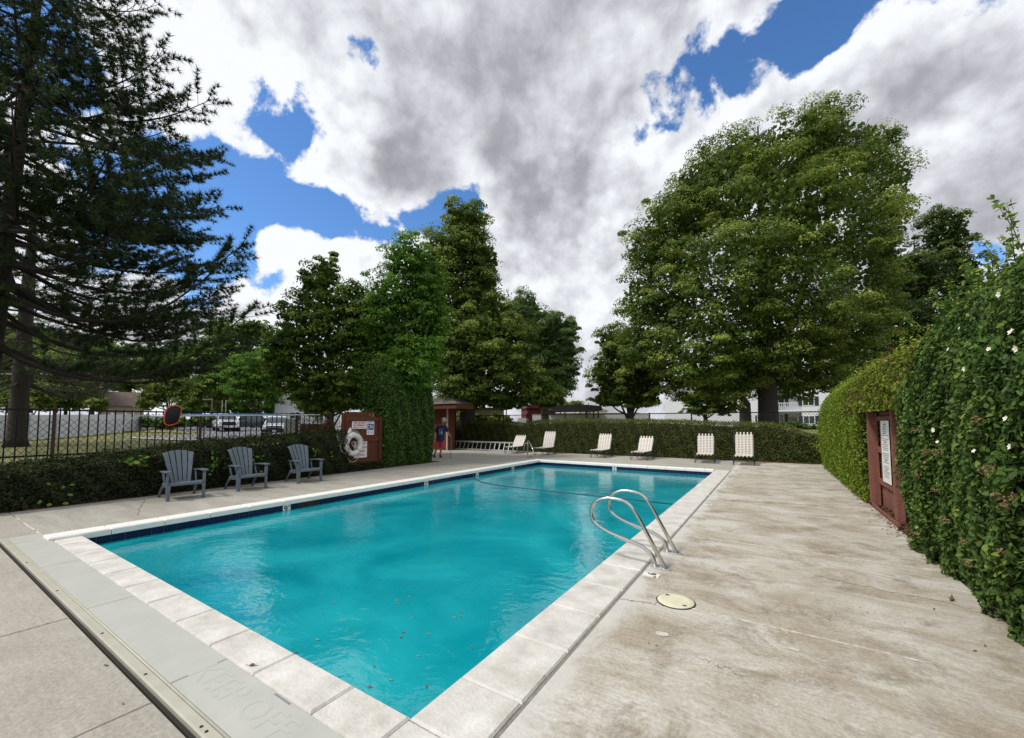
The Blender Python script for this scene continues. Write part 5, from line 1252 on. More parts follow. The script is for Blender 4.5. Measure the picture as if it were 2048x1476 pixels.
# ================================================================== BACKGROUND BUILDINGS
def window(t, M4, x, z, w, h, shut=True, mull=1):
    def tr(mb): mb.v = [tuple(M4 @ Vector(v)) for v in mb.v]; return mb
    f = obj('window', tr(MB().b2((x - w/2 - .08, -.05, z - .08), (x + w/2 + .08, -.006, z)).b2((x - w/2 - .08, -.05, z + h), (x + w/2 + .08, -.006, z + h + .08)).b2((x - w/2 - .08, -.05, z), (x - w/2, -.006, z + h)).b2((x + w/2, -.05, z), (x + w/2 + .08, -.006, z + h)).b2((x - .03, -.045, z), (x + .03, -.006, z + h))), M['white'], t, world=True)
    obj('pane', tr(MB().b2((x - w/2, -.03, z), (x + w/2, -.008, z + h))), M['glass'], f, world=True)
    if shut:
        for s in (-1, 1):
            cx_ = x + s*(w/2 + .08 + .24); sh_ = obj('shutter', tr(MB().b2((cx_ - .2, -.06, z - .05), (cx_ + .2, -.01, z + h + .05))), M['shutter'], t, world=True)
def local_frame(px, depth, extra=0):
    p = G(px, depth); a = math.atan2(p.y, p.x) - math.pi/2 + R(extra); return Matrix.Translation(p) @ Matrix.Rotation(a, 4, 'Z'), p
# white two-storey house at the right: local x = to the right, y = away
D_ = 58; M4, p = local_frame(1480, D_, 0)
wh = thing('white_house', 'white two-storey stucco house with navy shutters behind the big linden', 'house', p)
u = D_ / FPX * .98
def X_(px): # local x for a pixel column
    q = W(px, 845, D_); return (M4.inverted() @ q).x
def Z_(py): return CAM_H + (845 - py) * u - p.z
def tr(mb): mb.v = [tuple(M4 @ Vector(v)) for v in mb.v]; return mb
xa, xb, xr = X_(1318), X_(1643), X_(1545)
px0, px1 = X_(1549), X_(1597)
obj('wall', tr(MB().b2((xa, 0, -.5), (px0, 8, 6.2)).b2((px1, 0, -.5), (xb, 8, 6.2)).b2((px0, 1.6, -.5), (px1, 8, 6.2)).b2((px0, 0, Z_(826)), (px1, 1.6, Z_(826) + .35)).b2((px0, 0, 5.3), (px1, 1.6, 6.2))), M['wallwhite'], wh, world=True)
zf = Z_(826) + .35
for i in range(14):
    x = px0 + .1 + i*(px1 - px0 - .2)/13; obj('baluster', tr(MB().b2((x - .03, .04, zf), (x + .03, .09, zf + .95))), M['white'], wh, world=True)
obj('handrail', tr(MB().b2((px0, .02, zf + .95), (px1, .11, zf + 1.03))), M['white'], wh, world=True)
z_w = Z_(847)
window(wh, M4, X_(1609), z_w, 1.15, Z_(833) - z_w); window(wh, M4, X_(1514.5), Z_(844.5), .55, Z_(830.5) - Z_(844.5), False); window(wh, M4, X_(1609), Z_(812), 1.15, 1.1)
Mp = M4 @ Matrix.Translation((0, 1.6, 0)); window(wh, Mp, X_(1558), z_w, .95, 1.25); window(wh, Mp, X_(1557), Z_(812), 1.3, 1.2)
obj('door', tr(MB().b2((X_(1575), 1.52, -.2), (X_(1590), 1.58, Z_(834)))), M['tan'], wh, world=True); obj('door_window', tr(MB().lathe([(0, 1.50), (.42, 1.50), (.42, 1.515)], (X_(1582.5), 0, Z_(840)), 14, 'y')), M['glass'], wh, world=True)
obj('roof', tr(MB().add([(xa - .5, -.6, 6.2), (xb + .5, -.6, 6.2), (xb + .5, 8.6, 6.2), (xa - .5, 8.6, 6.2), (xa + 2, 4, 8.4), (xb - 2, 4, 8.4)], [(0, 1, 5, 4), (1, 2, 5), (2, 3, 4, 5), (3, 0, 4), (3, 2, 1, 0)])), M['roofgrey'], wh, world=True)

def simple_house(name, label, px, depth, wpx, row_top, m, roof='roofgrey', roofh=1.5, extra=0, cat='house', wins=(), dz=0, depth_y=6):
    M4_, p_ = local_frame(px, depth, extra); t = thing(name, label, cat, p_); w_ = wpx*depth/FPX; h = CAM_H + (845 - row_top)*depth/FPX - p_.z
    def tr_(mb): mb.v = [tuple(M4_ @ Vector(v)) for v in mb.v]; return mb
    obj('wall', tr_(MB().b2((-w_/2, 0, -.3), (w_/2, depth_y, h))), M[m], t, world=True)
    obj('roof', tr_(MB().add([(-w_/2 - .4, -.4, h), (w_/2 + .4, -.4, h), (w_/2 + .4, depth_y + .4, h), (-w_/2 - .4, depth_y + .4, h), (-w_/2 - .4, depth_y/2, h + roofh), (w_/2 + .4, depth_y/2, h + roofh)], [(0, 1, 5, 4), (1, 2, 5), (2, 3, 4, 5), (3, 0, 4), (3, 2, 1, 0)])), M[roof], t, world=True)
    for x, z, w2, h2 in wins: window(t, M4_, x, z, w2, h2, False)
    return t, M4_
simple_house('brown_roof_house', 'low house whose brown shingle roof shows above the white vinyl fence', 245, 62, 62, 812, 'tan', 'rooftile', 2.3, 0, wins=[(0, 1, 1.2, 1)])
simple_house('white_apartment_building', 'white apartment building glimpsed left of the maple behind the parking lot', 612, 62, 112, 775, 'wallwhite', 'roofgrey', 2, -10, 'building', wins=[(-1.5, 1.0, 1.4, 1.2), (1.8, 1.0, 1.2, 1.2), (-1.5, 3.8, 1.4, 1.2)])
M4b, pb_ = local_frame(1083, 44, 15); bn = thing('red_barn', 'dark red boarded outbuilding left of the carport', 'shed', pb_)
for i in range(20): obj('siding_board', MB().b2((-1.6 + i*.16, (i % 2)*.01, 0), (-1.6 + i*.16 + .152, .05, 2.45)), M['barn'], bn)
bn.location = pb_; bn.rotation_euler = M4b.to_euler()
obj('wall', MB().b2((-1.6, .06, 0), (1.6, 3, 2.45)), M['barn'], bn); obj('roof', MB().prism([(-1.8, 2.46), (1.8, 2.46), (0, 3.3)], 'y', -.25, 3.2), M['barn'], bn)
obj('counter', MB().b2((-1.0, -.5, 1.0), (.6, -.02, 1.4)), M['darkmetal'], bn)
M4c, pc = local_frame(1158, 36, 8); cpn = thing('carport', 'flat dark-roofed carport on thin posts behind the far fence', 'carport', pc, M4c.to_euler().z)
zc = CAM_H + (845 - 821)*36/FPX - pc.z
obj('roof', MB().prism([(-2.9, zc + .25), (-2.7, zc + .48), (.2, zc + .55), (2.0, zc + .42), (2.1, zc + .0), (-1.6, zc - .05)], 'y', 0, 5), M['darkmetal'], cpn)
for x in (-1.2, .75, 1.35, 1.75):
    for y in (.3, 4.6): obj('post', MB().b2((x - .05, y - .05, 0), (x + .05, y + .05, zc - .03)), M['darkmetal'], cpn)
simple_house('tan_building', 'long low tan stucco building beyond the carport', 1186, 60, 170, 826, 'tan', 'tan', .1, 0, 'building')
simple_house('grey_gabled_house', 'small distant grey gabled house left of the leftmost linden', 1205, 85, 26, 822, 'wallwhite', 'roofgrey', 1.0, 40)
gp = thing('white_gate', 'small white lattice gate behind the dip in the far hedge', 'gate', G(1046, 34), local_frame(1046, 34)[0].to_euler().z)
for i in range(6): obj('slat', MB().b2((-.42 + i*.14, 0, .1), (-.42 + i*.14 + .12, .03, 1.55)), M['white'], gp)
for z in (.3, 1.35): obj('rail', MB().b2((-.45, .032, z), (.45, .07, z + .1)), M['white'], gp)
cf = thing('concrete_block_wall', 'pale low wall behind the hedge under the carport', 'wall', G(1150, 38), local_frame(1150, 38)[0].to_euler().z)
for i in range(12): obj('wall_panel', MB().b2((-4 + i*.9, 0, 0), (-4 + i*.9 + .89, .15, 1.35 + .5)), M['vinyl'], cf)
bf = thing('plank_fence', 'weathered grey plank fence in the shade beneath the tall linden', 'fence', G(975, 36), local_frame(975, 36)[0].to_euler().z)
for i in range(26): obj('plank', MB().b2((-3.2 + i*.2, 0, 0), (-3.2 + i*.2 + .185, .03, 1.75 + jr.uniform(-.03, .03))), M['pole_wood'], bf)
mb_ = thing('barn_carport', 'dark lean-to roof in the shade behind the far hedge near the cabin', 'shed', G(955, 40), local_frame(955, 40)[0].to_euler().z)
obj('roof', MB().b2((-3.4, 0, 2.35), (3.0, 4, 2.5)), M['darkmetal'], mb_); obj('wall', MB().b2((-3.2, 3, 0), (2.8, 3.1, 2.35)), M['tan'], mb_)
for x in (-3.1, 0, 2.8): obj('post', MB().b2((x, .1, 0), (x + .1, .2, 2.34)), M['darkmetal'], mb_)

def upole(name, label, cat, px, depth, top_row, r, m, arm=None):
    p_ = G(px, depth); t = thing(name, label, cat, p_); h = CAM_H + (845 - top_row)*depth/FPX - p_.z
    obj('shaft', MB().tube([(0, 0, 0), (0, 0, h)], [r, r*.7], 8), M[m], t, smooth=True)
    if arm:
        a = math.atan2(p_.y, p_.x) - math.pi/2; obj('arm', MB().tube([(0, 0, h - .2), (arm*math.cos(a), arm*math.sin(a), h - .15)], r*.4, 6).box((arm*math.cos(a), arm*math.sin(a), h - .18), (.35, .2, .12)), M['greymetal'], t)
    return t, h
t1, h1 = upole('utility_pole', 'wooden utility pole rising behind the white vinyl fence', 'utility pole', 199, 50, 735, .17, 'pole_wood')
a1 = math.atan2(t1.location.y, t1.location.x) - math.pi/2
obj('crossarm', MB().bar((-1.1*math.cos(a1), -1.1*math.sin(a1), h1 - .6), (1.1*math.cos(a1), 1.1*math.sin(a1), h1 - .6), .1, .12), M['pole_wood'], t1)
wr = MB()
for k in (-.9, 0, .9):
    a = t1.location + Vector((k*math.cos(a1), k*math.sin(a1), h1 - .5)); b = G(420, 70) + Vector((0, 0, 6.5 + k)); c = G(-300, 45) + Vector((0, 0, h1 - .3))
    for e in (b, c): wr.tube([a.lerp(e, i/10) - Vector((0, 0, 4*.6*(i/10)*(1 - i/10))) for i in range(11)], .018, 4)
props(obj('power_lines', wr, M['greymetal']), 'sagging power lines running from the wooden utility pole', 'power line')
upole('street_lamp', 'brown lamp post with a short arm at the edge of the parking lot', 'street lamp', 423, 58, 797, .16, 'pole_wood', -.9)
upole('sign_pole', 'left one of two thin pale poles behind the white pickup', 'pole', 443, 60, 800, .06, 'kerb')
upole('sign_pole', 'right one of two thin pale poles behind the white pickup', 'pole', 450.5, 60, 800, .06, 'kerb')
upole('street_sign_post', 'thin dark post rising beside the orange net behind the fence', 'pole', 341, 40, 797, .06, 'pole_wood')
t2, h2 = upole('utility_pole', 'small distant utility pole beside the left linden above the carport', 'utility pole', 1177, 75, 806, .15, 'pole_wood')
wr = MB()
for k, (ra, rb_) in enumerate(((806, 790), (810, 797), (815, 803))):
    a = W(1177, ra, 75); b = W(1290, rb_ - 10, 65); c = W(1100, ra + 6, 85)
    for e in (b, c): wr.tube([a.lerp(e, i/8) - Vector((0, 0, 1.2*(i/8)*(1 - i/8))) for i in range(9)], .02, 4)
props(obj('power_lines', wr, M['greymetal']), 'thin power lines crossing the gap of sky between the willow and the left linden', 'power line')

# ================================================================== HEDGES
itp = np.interp
XH = -11.22
def zlow(s): return float(itp(s, [-2, 1, 2, 3.2, 4.3, 5.9, 7.0, 7.9], [.70, .76, .83, .95, 1.10, 1.14, 1.22, 1.25]))
hedge('low_hedge', 'dark shaggy low hedge in front of the iron picket fence, behind the resin chairs', lambda s, t, z: Vector((XH - t + .10*math.sin(z*2.2), s, z)), -2.2, 7.95, .85, zlow, 66000, .062, 'lf_low', rough=.12, asp=.36, spike=.08, core_inset=.2)
hedge('low_hedge', 'low dark ivy-like growth at the foot of the wooden rescue board', lambda s, t, z: Vector((-11.24 - t, s, z)), 7.95, 9.40, .16, lambda s: .26, 3500, .05, 'lf_low', rough=.1, core_inset=.05)
def zcol(s): return float(itp(s, [9.4, 9.8, 10.3, 10.7, 11.3, 11.8], [2.9, 3.6, 3.5, 3.9, 3.75, 3.2]))
hedge('column_hedge', 'tall clipped dark green hedge block between the rescue board and the person', lambda s, t, z: Vector((-11.28 - t, s, z)), 9.42, 11.75, 1.35, zcol, 36000, .09, 'lf_col', rough=.06, asp=.5, spike=.45, front_bulge=lambda s, z: .14*math.sin(z*1.1))
def zfar(s): return float(itp(s, [-17.5, -15.5, -12.6, -11.6, -10.9, -8, -4, -1.7, -.2, .5, 1.0, 1.6], [1.50, 1.60, 1.60, 1.47, 1.64, 1.70, 1.66, 1.55, 1.52, 1.42, 1.15, 1.02]))
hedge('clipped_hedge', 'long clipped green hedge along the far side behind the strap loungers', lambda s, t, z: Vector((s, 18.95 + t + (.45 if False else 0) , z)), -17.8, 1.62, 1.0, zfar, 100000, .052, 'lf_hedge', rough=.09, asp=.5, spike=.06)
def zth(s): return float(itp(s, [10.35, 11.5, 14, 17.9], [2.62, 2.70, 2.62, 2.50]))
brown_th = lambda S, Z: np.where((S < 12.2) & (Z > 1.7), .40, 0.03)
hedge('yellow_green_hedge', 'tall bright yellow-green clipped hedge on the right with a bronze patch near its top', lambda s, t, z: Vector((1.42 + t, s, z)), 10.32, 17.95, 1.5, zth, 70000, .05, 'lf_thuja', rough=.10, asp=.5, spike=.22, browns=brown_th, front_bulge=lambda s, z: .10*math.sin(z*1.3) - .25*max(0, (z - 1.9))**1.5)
hedge('hedge_arch', 'yellow-green hedge arch bridging over the red wooden fence panel', lambda s, t, z: Vector((1.44 + t, s, z)), 6.9, 10.6, 1.4, lambda s: 2.62, 26000, .05, 'lf_thuja', rough=.08, asp=.5, spike=.2, zb=lambda s: 1.74, browns=lambda S, Z: np.where(Z > 1.75, .28, .05), front_bulge=lambda s, z: .08 - .25*max(0, (z - 2.0)), loc=(1.5, 9.4, 1.7), core_inset=.12)
# rose bush: big irregular mound
def zrose(s): return float(itp(s, [1.5, 3.2, 4.2, 5.0, 6.2, 7.4, 8.7], [3.5, 3.4, 3.25, 3.12, 2.98, 2.82, 2.7]))
def rb_bulge(s, z): return .12*math.sin(z*1.25 + .2) + .05*math.sin(s*3.1) - .20*max(0, z - 1.9)**1.3
rose = hedge('rose_hedge', 'big leafy rose hedge with white blooms filling the right edge of the view', lambda s, t, z: Vector((1.47 + t, s, z)), 1.2, 7.15, 1.9, zrose, 110000, .052, 'lf_rose', rough=.13, asp=.55, six=True, spike=.12, core_inset=.26, front_bulge=rb_bulge)
def surf(px, py):
    """point on the rose hedge face seen at a pixel"""
    X = 1.45
    for _ in range(6):
        p = onX(px, py, X); X = 1.43 - rb_bulge(p.y, p.z)
    return p
fb = bmesh.new()
def petal_flower(p, r):
    f = MB(); n = (Vector((-1, -.35, .25)) + Vector(unit(1)[0])*.35).normalized(); x = n.orthogonal().normalized(); y = n.cross(x)
    for k in range(5):
        a = 2*math.pi*k/5 + random.random()*.3; d = x*math.cos(a) + y*math.sin(a); e = n.cross(d)
        f.add([p, p + d*r*.55 + e*r*.42 + n*r*.15, p + d*r + e*r*.18 + n*r*random.uniform(.1, .4), p + d*r - e*r*.18 + n*r*.25, p + d*r*.55 - e*r*.42 + n*r*.15], [(0, 1, 2, 3, 4)])
    o = obj('rose_bloom', f, M['petal'], rose, world=True, fixn=False)
    c = MB().lathe([(0, -.002), (r*.22, 0), (r*.16, r*.14), (0, r*.18)], (0, 0, 0), 8); m_ = Matrix((x, y, n)).transposed(); c.v = [tuple(p + m_ @ Vector(v)) for v in c.v]; obj('flower_centre', c, M['pistil'], o, world=True)
for px, py in [(1940, 740), (1928, 657), (2036, 665), (1876, 862), (1884, 886), (2034, 897), (1960, 905), (2046, 700), (2025, 840), (1990, 700), (1962, 510), (2010, 590), (1905, 700), ]:
    petal_flower(surf(px, py) + Vector((-.03, 0, .01)), random.uniform(.015, .026))
def dried(p, r):
    k = 34; C = np.array(p) + unit(k) * rng.uniform(.2, 1, (k, 1)) * r; pts, t = leaf_arrays(C, unit(k), rng.uniform(.5, 1, k)*r*.7, .7, rng.random(k)); leaf_mesh('dried_flower_cluster', [(pts, t)], M['dried'], rose)
for px, py in [(1888, 905), (1852, 925), (1862, 905), (1845, 950), (2012, 995), (2032, 1010), (1900, 1040), (1940, 1085), (1840, 1068), (1950, 1130), (2015, 1105), (1844, 860), (1970, 840), (2046, 995), (1990, 940), (1880, 980)]:
    dried(surf(px, py) + Vector((-.04, 0, 0)), random.uniform(.022, .045))
# arching shoots above the hedges
def shoots(parent, starts, m_leaf, lf=.06):
    for (p, d, L1) in starts:
        mb = MB(); parts = []
        p = Vector(p); d = Vector(d).normalized(); path = [p]
        for i in range(6): d = (d + Vector((random.uniform(-.12, .12), random.uniform(-.12, .12), -.05))).normalized(); path.append(path[-1] + d*L1/6)
        mb.tube(path, [.005 - .0006*i for i in range(7)], 4)
        C = np.array([path[0].lerp(path[0], 0)]*0 + [path[i].lerp(path[i+1], random.random()) + Vector(unit(1)[0])*.035 for i in range(6) for _ in range(7)])
        parts.append(leaf_arrays(C, unit(len(C)) + np.array([0, 0, .6]), lf*rng.uniform(.6, 1.2, len(C)), .5, rng.normal(.75, .15, len(C)), True))
        o = obj('shoot', mb, M['bark'], parent, world=True, smooth=True); leaf_mesh('shoot_leaves', parts, M[m_leaf], o)
ss = []
for px, py, l_ in [(2030, 500, .55), (2045, 480, .6), (2000, 525, .5), (2015, 515, .4), (1985, 530, .25), (1960, 540, .3), (1880, 600, .35), (1835, 640, .3), (1810, 680, .3), (1900, 585, .3)]:
    p = onX(px, py + 20, 1.95); ss.append((p, (random.uniform(-.5, .1), random.uniform(-.2, .6), 1), l_))
shoots(rose, ss, 'lf_rose')
# juniper at the lower right edge
jn_ = thing('juniper_bush', 'feathery blue-green juniper bush at the lower right edge under the roses', 'bush', (1.7, 3.9, 0))
parts = []; tw = MB()
for i in range(1500):
    s = rng.uniform(2.6, 5.35); z = rng.uniform(.05, 1.05) * float(itp(s, [2.6, 4.4, 5.35], [1.15, .95, .35])); base = np.array([1.75 + rng.random()*.2, s, z*.7]); d = np.array([-1.0, rng.normal(-.1, .35), rng.normal(.35, .3)]); d /= np.linalg.norm(d)
    L1 = rng.uniform(.25, .42); k = 16; u = rng.random(k)[:, None]; C = base + d*u*L1 + rng.normal(size=(k, 3))*.018
    # needles point along the spray
    T = d + rng.normal(size=(k, 3))*.35; T /= np.linalg.norm(T, axis=1, keepdims=True); Bv = np.cross(T, unit(k)); Bv /= np.linalg.norm(Bv, axis=1, keepdims=True); ln_ = rng.uniform(.03, .06, (k, 1))
    parts.append((np.stack([C - T*ln_*.5 + Bv*.004, C + T*ln_*.8, C - T*ln_*.5 - Bv*.004], 1), np.clip(.15 + .7*u[:, 0] + rng.normal(0, .12, k), 0, 1)))
leaf_mesh('foliage', parts, M['lf_juniper'], jn_)
# big-leaved weeds in the low hedge, and the stray bright sprig at the corner
wd = 0
for px, py, n_, r_, lf_ in [(280, 925, 16, .12, .11), (430, 925, 34, .22, .07), (500, 920, 40, .22, .07), (632, 905, 8, .10, .09), (120, 985, 10, .16, .08), (660, 915, 6, .08, .08)]:
    p = onX(px, py, XH + .10); t_ = thing('weed', {280: 'bright star-shaped leaves poking out of the low hedge left of the chairs', 430: 'bright leafy weed in the low hedge between the first two chairs', 500: 'bright leafy weed in the low hedge behind the middle chair', 632: 'pair of pale round leaves in the hedge right of the third chair', 120: 'green broad-leaved weed low in the hedge at the far left', 660: 'small green weed in the hedge left of the rescue board'}[px], 'plant', p)
    C = np.array(p) + rng.normal(size=(n_, 3))*np.array([.05, r_, r_])*.7; leaf_mesh('leaves', [leaf_arrays(C, rng.normal(size=(n_, 3))*.5 + np.array([1, -.2, .6]), lf_*rng.uniform(.7, 1.3, n_), .6, rng.normal(.7, .15, n_), True)], M['lf_green'], t_)
p = onY(1640, 893, 18.4); t_ = thing('weed', 'bright yellow-green sprig sticking out where the right hedge meets the far hedge', 'plant', p); C = np.array(p) + rng.normal(size=(60, 3))*np.array([.16, .1, .12]); leaf_mesh('leaves', [leaf_arrays(C, unit(60), .07*rng.uniform(.7, 1.3, 60), .5, rng.normal(.8, .15, 60))], M['lf_thuja'], t_)
# dead bush with brown twigs left of the rescue board
db = thing('dead_bush', 'dry brown dead bush between the low hedge and the wooden rescue board', 'bush', (-11.9, 7.4, 0))
C = np.array([-11.85, 7.35, 1.42]) + rng.normal(size=(1500, 3))*np.array([.12, .42, .17]); leaf_mesh('dead_leaves', [leaf_arrays(C, unit(1500), .05*rng.uniform(.5, 1.4, 1500), .4, rng.random(1500))], M['lf_brown'], db)
mb = MB()
for i in range(40):
    a = Vector((-11.9, 7.35 + random.uniform(-.2, .2), .5)); e = Vector((-11.85 + random.uniform(-.2, .2), 7.35 + random.uniform(-.6, .6), random.uniform(1.3, 1.8))); mb.tube([a, a.lerp(e, .5) + Vector((0, random.uniform(-.1, .1), .05)), e], [.008, .005, .002], 4)
obj('twigs', mb, M['bark'], db, world=True)

# ================================================================== TREES
# big linden at the right
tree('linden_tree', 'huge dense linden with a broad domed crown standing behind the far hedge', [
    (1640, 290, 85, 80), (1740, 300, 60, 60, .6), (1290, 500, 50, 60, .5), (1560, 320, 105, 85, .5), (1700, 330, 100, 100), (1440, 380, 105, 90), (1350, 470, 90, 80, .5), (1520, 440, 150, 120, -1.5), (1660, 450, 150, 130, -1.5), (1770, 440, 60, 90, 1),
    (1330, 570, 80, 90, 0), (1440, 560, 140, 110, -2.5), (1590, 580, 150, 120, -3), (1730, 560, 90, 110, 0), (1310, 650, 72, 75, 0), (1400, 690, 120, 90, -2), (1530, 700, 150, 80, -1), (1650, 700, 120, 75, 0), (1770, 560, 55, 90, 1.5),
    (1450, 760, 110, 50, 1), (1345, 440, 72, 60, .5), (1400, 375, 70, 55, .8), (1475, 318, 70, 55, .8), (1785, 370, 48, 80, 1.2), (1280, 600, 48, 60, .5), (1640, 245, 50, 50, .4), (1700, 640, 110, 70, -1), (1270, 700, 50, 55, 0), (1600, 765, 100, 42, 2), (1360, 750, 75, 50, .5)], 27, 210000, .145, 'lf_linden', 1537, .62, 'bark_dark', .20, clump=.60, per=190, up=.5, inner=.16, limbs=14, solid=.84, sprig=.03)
tree('linden_tree', 'darker looser linden rising right behind the huge linden, above the rose hedge', [(1890, 470, 62, 62), (1830, 560, 85, 80), (1920, 560, 60, 70, 1), (1790, 660, 95, 75), (1870, 680, 90, 80, 1), (1720, 740, 100, 60, 1), (1840, 760, 90, 50)],
     33, 60000, .17, 'lf_deep', 1820, .4, 'bark_dark', .3, clump=.55, per=110, inner=.2)
tree('linden_tree', 'smaller round-crowned linden left of the huge linden, beside the gap of sky', [(1230, 690, 42, 42), (1215, 745, 42, 42), (1265, 740, 45, 60), (1235, 785, 48, 32), (1290, 770, 40, 45), (1210, 800, 30, 16), (1285, 800, 45, 16), (1300, 720, 30, 50)],
     31, 26000, .16, 'lf_linden', 1262, .28, 'bark_dark', .16, clump=.5, per=110, inner=.28)
tree('young_tree', 'small green tree with layered branches in front of the white house', [(1420, 795, 50, 20), (1400, 820, 40, 14), (1450, 815, 42, 16), (1385, 800, 30, 14)], 34, 6000, .16, 'lf_linden', 1411, .2, 'bark_dark', .4, clump=.4, per=50)
tree('background_tree', 'dark trunked tree standing close to the left of the huge linden trunk', [(1480, 740, 60, 35), (1470, 770, 50, 25)], 36, 4000, .2, 'lf_maple', 1491, .5, 'bark_dark', .5, clump=.5)
# centre group
tree('tall_linden', 'tallest olive-green tree of the centre group, behind the cabin roof', [(920, 455, 38, 42), (935, 510, 58, 55), (890, 520, 60, 66, -.5), (965, 530, 40, 60, .3), (930, 440, 48, 40, .3), (1020, 680, 55, 60, .3), (960, 590, 50, 60), (900, 600, 70, 70), (960, 680, 85, 70, -1.5), (890, 700, 70, 70, -1), (1000, 720, 70, 55, -1), (940, 770, 80, 42, -1), (1040, 760, 60, 38, -.5), (1080, 785, 55, 32, 0), (1010, 650, 50, 50), (905, 770, 40, 50, .5), (940, 800, 60, 26, 0), (1010, 800, 60, 24, .3), (1100, 800, 40, 20, .5), (975, 640, 50, 55, -1)],
     25, 72000, .15, 'lf_linden', 935, .5, 'bark_dark', .25, clump=.48, per=110, inner=.22)
tree('birch_tree', 'bright fresh-green tree rising directly behind the column hedge', [(815, 520, 50, 48), (850, 560, 45, 55), (790, 590, 60, 60), (850, 640, 52, 65), (790, 680, 70, 70), (840, 720, 50, 60), (760, 640, 40, 60), (800, 760, 60, 45), (835, 745, 38, 40, -2.2), (795, 735, 38, 40, -2.2), (860, 700, 26, 40, -1.6), (870, 610, 28, 40, -.4), (745, 730, 40, 60), (770, 790, 45, 35, .3)],
     17.5, 42000, .105, 'lf_green', 800, .16, 'bark', .3, clump=.36, per=80, inner=.18, solid=.7)
tree('maple_tree', 'dark green loosely branched tree left of the bright tree, behind the rescue board', [(655, 545, 30, 42), (640, 600, 60, 45), (700, 610, 48, 50), (590, 640, 50, 48), (630, 560, 34, 34), (720, 650, 55, 60), (555, 720, 38, 46), (665, 670, 90, 60), (600, 720, 55, 55), (690, 740, 80, 60), (620, 780, 60, 40), (740, 700, 45, 70), (700, 795, 60, 32), (565, 690, 28, 40), (570, 760, 35, 40), (640, 815, 60, 20, .3), (740, 780, 50, 40)],
     18.5, 38000, .13, 'lf_maple', 660, .17, 'bark_dark', .25, clump=.38, per=75, inner=.12, solid=.6)
tree('willow_tree', 'grey-green willow with drooping outline at the right of the centre group', [(1045, 625, 45, 40), (1090, 655, 48, 45), (1120, 700, 40, 55), (1075, 720, 50, 60), (1110, 760, 40, 50), (1135, 665, 22, 30), (1130, 735, 28, 50)],
     29, 30000, .16, 'lf_willow', 1090, .3, 'bark', .3, clump=.42, per=100, inner=.25, solid=.75)
# trees beyond the parking lot and the vinyl fence
bgt = [('spreading light green tree beyond the white vinyl fence at far left', [(60, 760, 90, 40), (30, 720, 90, 50), (120, 740, 60, 40)], 52, 'lf_bg', 60),
       ('rounded light green bush-like tree left of the brown roof', [(185, 795, 32, 20), (170, 780, 25, 18), (200, 812, 26, 14)], 50, 'lf_bg', 185),
       ('yellow-green tree directly above the brown roof', [(250, 770, 45, 22), (290, 760, 50, 28), (230, 745, 40, 25)], 72, 'lf_bg', 265),
       ('bright yellow-green tree right of the brown roof, behind the orange net', [(310, 790, 38, 28), (340, 770, 42, 35), (295, 808, 28, 16), (365, 785, 30, 28)], 48, 'lf_bg', 338),
       ('dark green tree between the orange net and the brown lamp post', [(385, 800, 36, 26), (400, 770, 40, 30)], 66, 'lf_maple', 390),
       ('yellow-green tree behind the brown lamp post', [(430, 790, 40, 30), (440, 750, 50, 35)], 70, 'lf_bg', 437),
       ('full green tree above the parked pickups', [(500, 780, 55, 38), (520, 740, 60, 45), (480, 740, 50, 40), (540, 790, 35, 25)], 58, 'lf_green', 505),
       ('dark green tree closing the view left of the white apartment building', [(545, 690, 45, 50), (470, 680, 70, 45), (400, 710, 60, 40), (440, 665, 40, 30), (510, 660, 40, 25), (470, 730, 90, 40), (560, 740, 40, 50)], 75, 'lf_maple', 520),
       ('hazy dark tree mass behind the pine at far left', [(150, 700, 100, 45), (60, 680, 90, 50), (260, 715, 80, 35), (340, 720, 70, 35), (430, 715, 60, 30)], 85, 'lf_maple', 180),
       ('tiny green tree on the horizon beside the carport roof', [(1150, 812, 14, 10)], 75, 'lf_bg', 1150),
       ('dark green shrubby tree behind the white crossover', [(650, 810, 50, 25), (700, 800, 50, 30), (610, 800, 30, 18)], 30, 'lf_maple', 665)]
for i, (lb, bl, dp, mt, tp) in enumerate(bgt):
    tree('background_tree', lb, bl, dp, max(1200, int(sum(b[2]*b[3] for b in bl)*1.25)), .0085*dp*.55, mt, tp, .22, 'bark_dark', .3, 'trees beyond the parking lot and lawn', clump=.65, per=40, inner=.3, limbs=4)
for i, (lb, bl, dp, mt, tp) in enumerate([
    ('dark shrubby tree low behind the vinyl fence left of the brown roof', [(20, 790, 70, 30), (110, 795, 55, 30), (170, 770, 50, 40), (60, 750, 80, 40), (220, 750, 50, 34)], 54, 'lf_deep', 110),
    ('low light green tree behind the vinyl fence at the left frame edge', [(30, 800, 60, 26), (90, 795, 45, 28), (-40, 790, 60, 30)], 46, 'lf_bg', 60),
    ('dark green tree showing between the pine trunk and the utility pole', [(110, 770, 50, 40), (150, 800, 40, 26), (140, 740, 60, 35)], 60, 'lf_maple', 130),
    ('far green tree filling the gap left of the brown lamp post', [(380, 815, 40, 20), (410, 805, 40, 26), (360, 770, 40, 30), (330, 740, 60, 34)], 80, 'lf_green', 395),
    ('far green tree behind the parked pickups and thin pale poles', [(450, 810, 45, 24), (500, 815, 45, 18), (470, 780, 50, 30), (545, 815, 25, 16)], 78, 'lf_green', 470)]):
    tree('background_tree', lb, bl, dp, int(sum(b[2]*b[3] for b in bl)*1.5), .0085*dp*.55, mt, tp, .22, 'bark_dark', .3, 'trees beyond the parking lot and lawn', clump=.65, per=40, inner=.3, limbs=4)
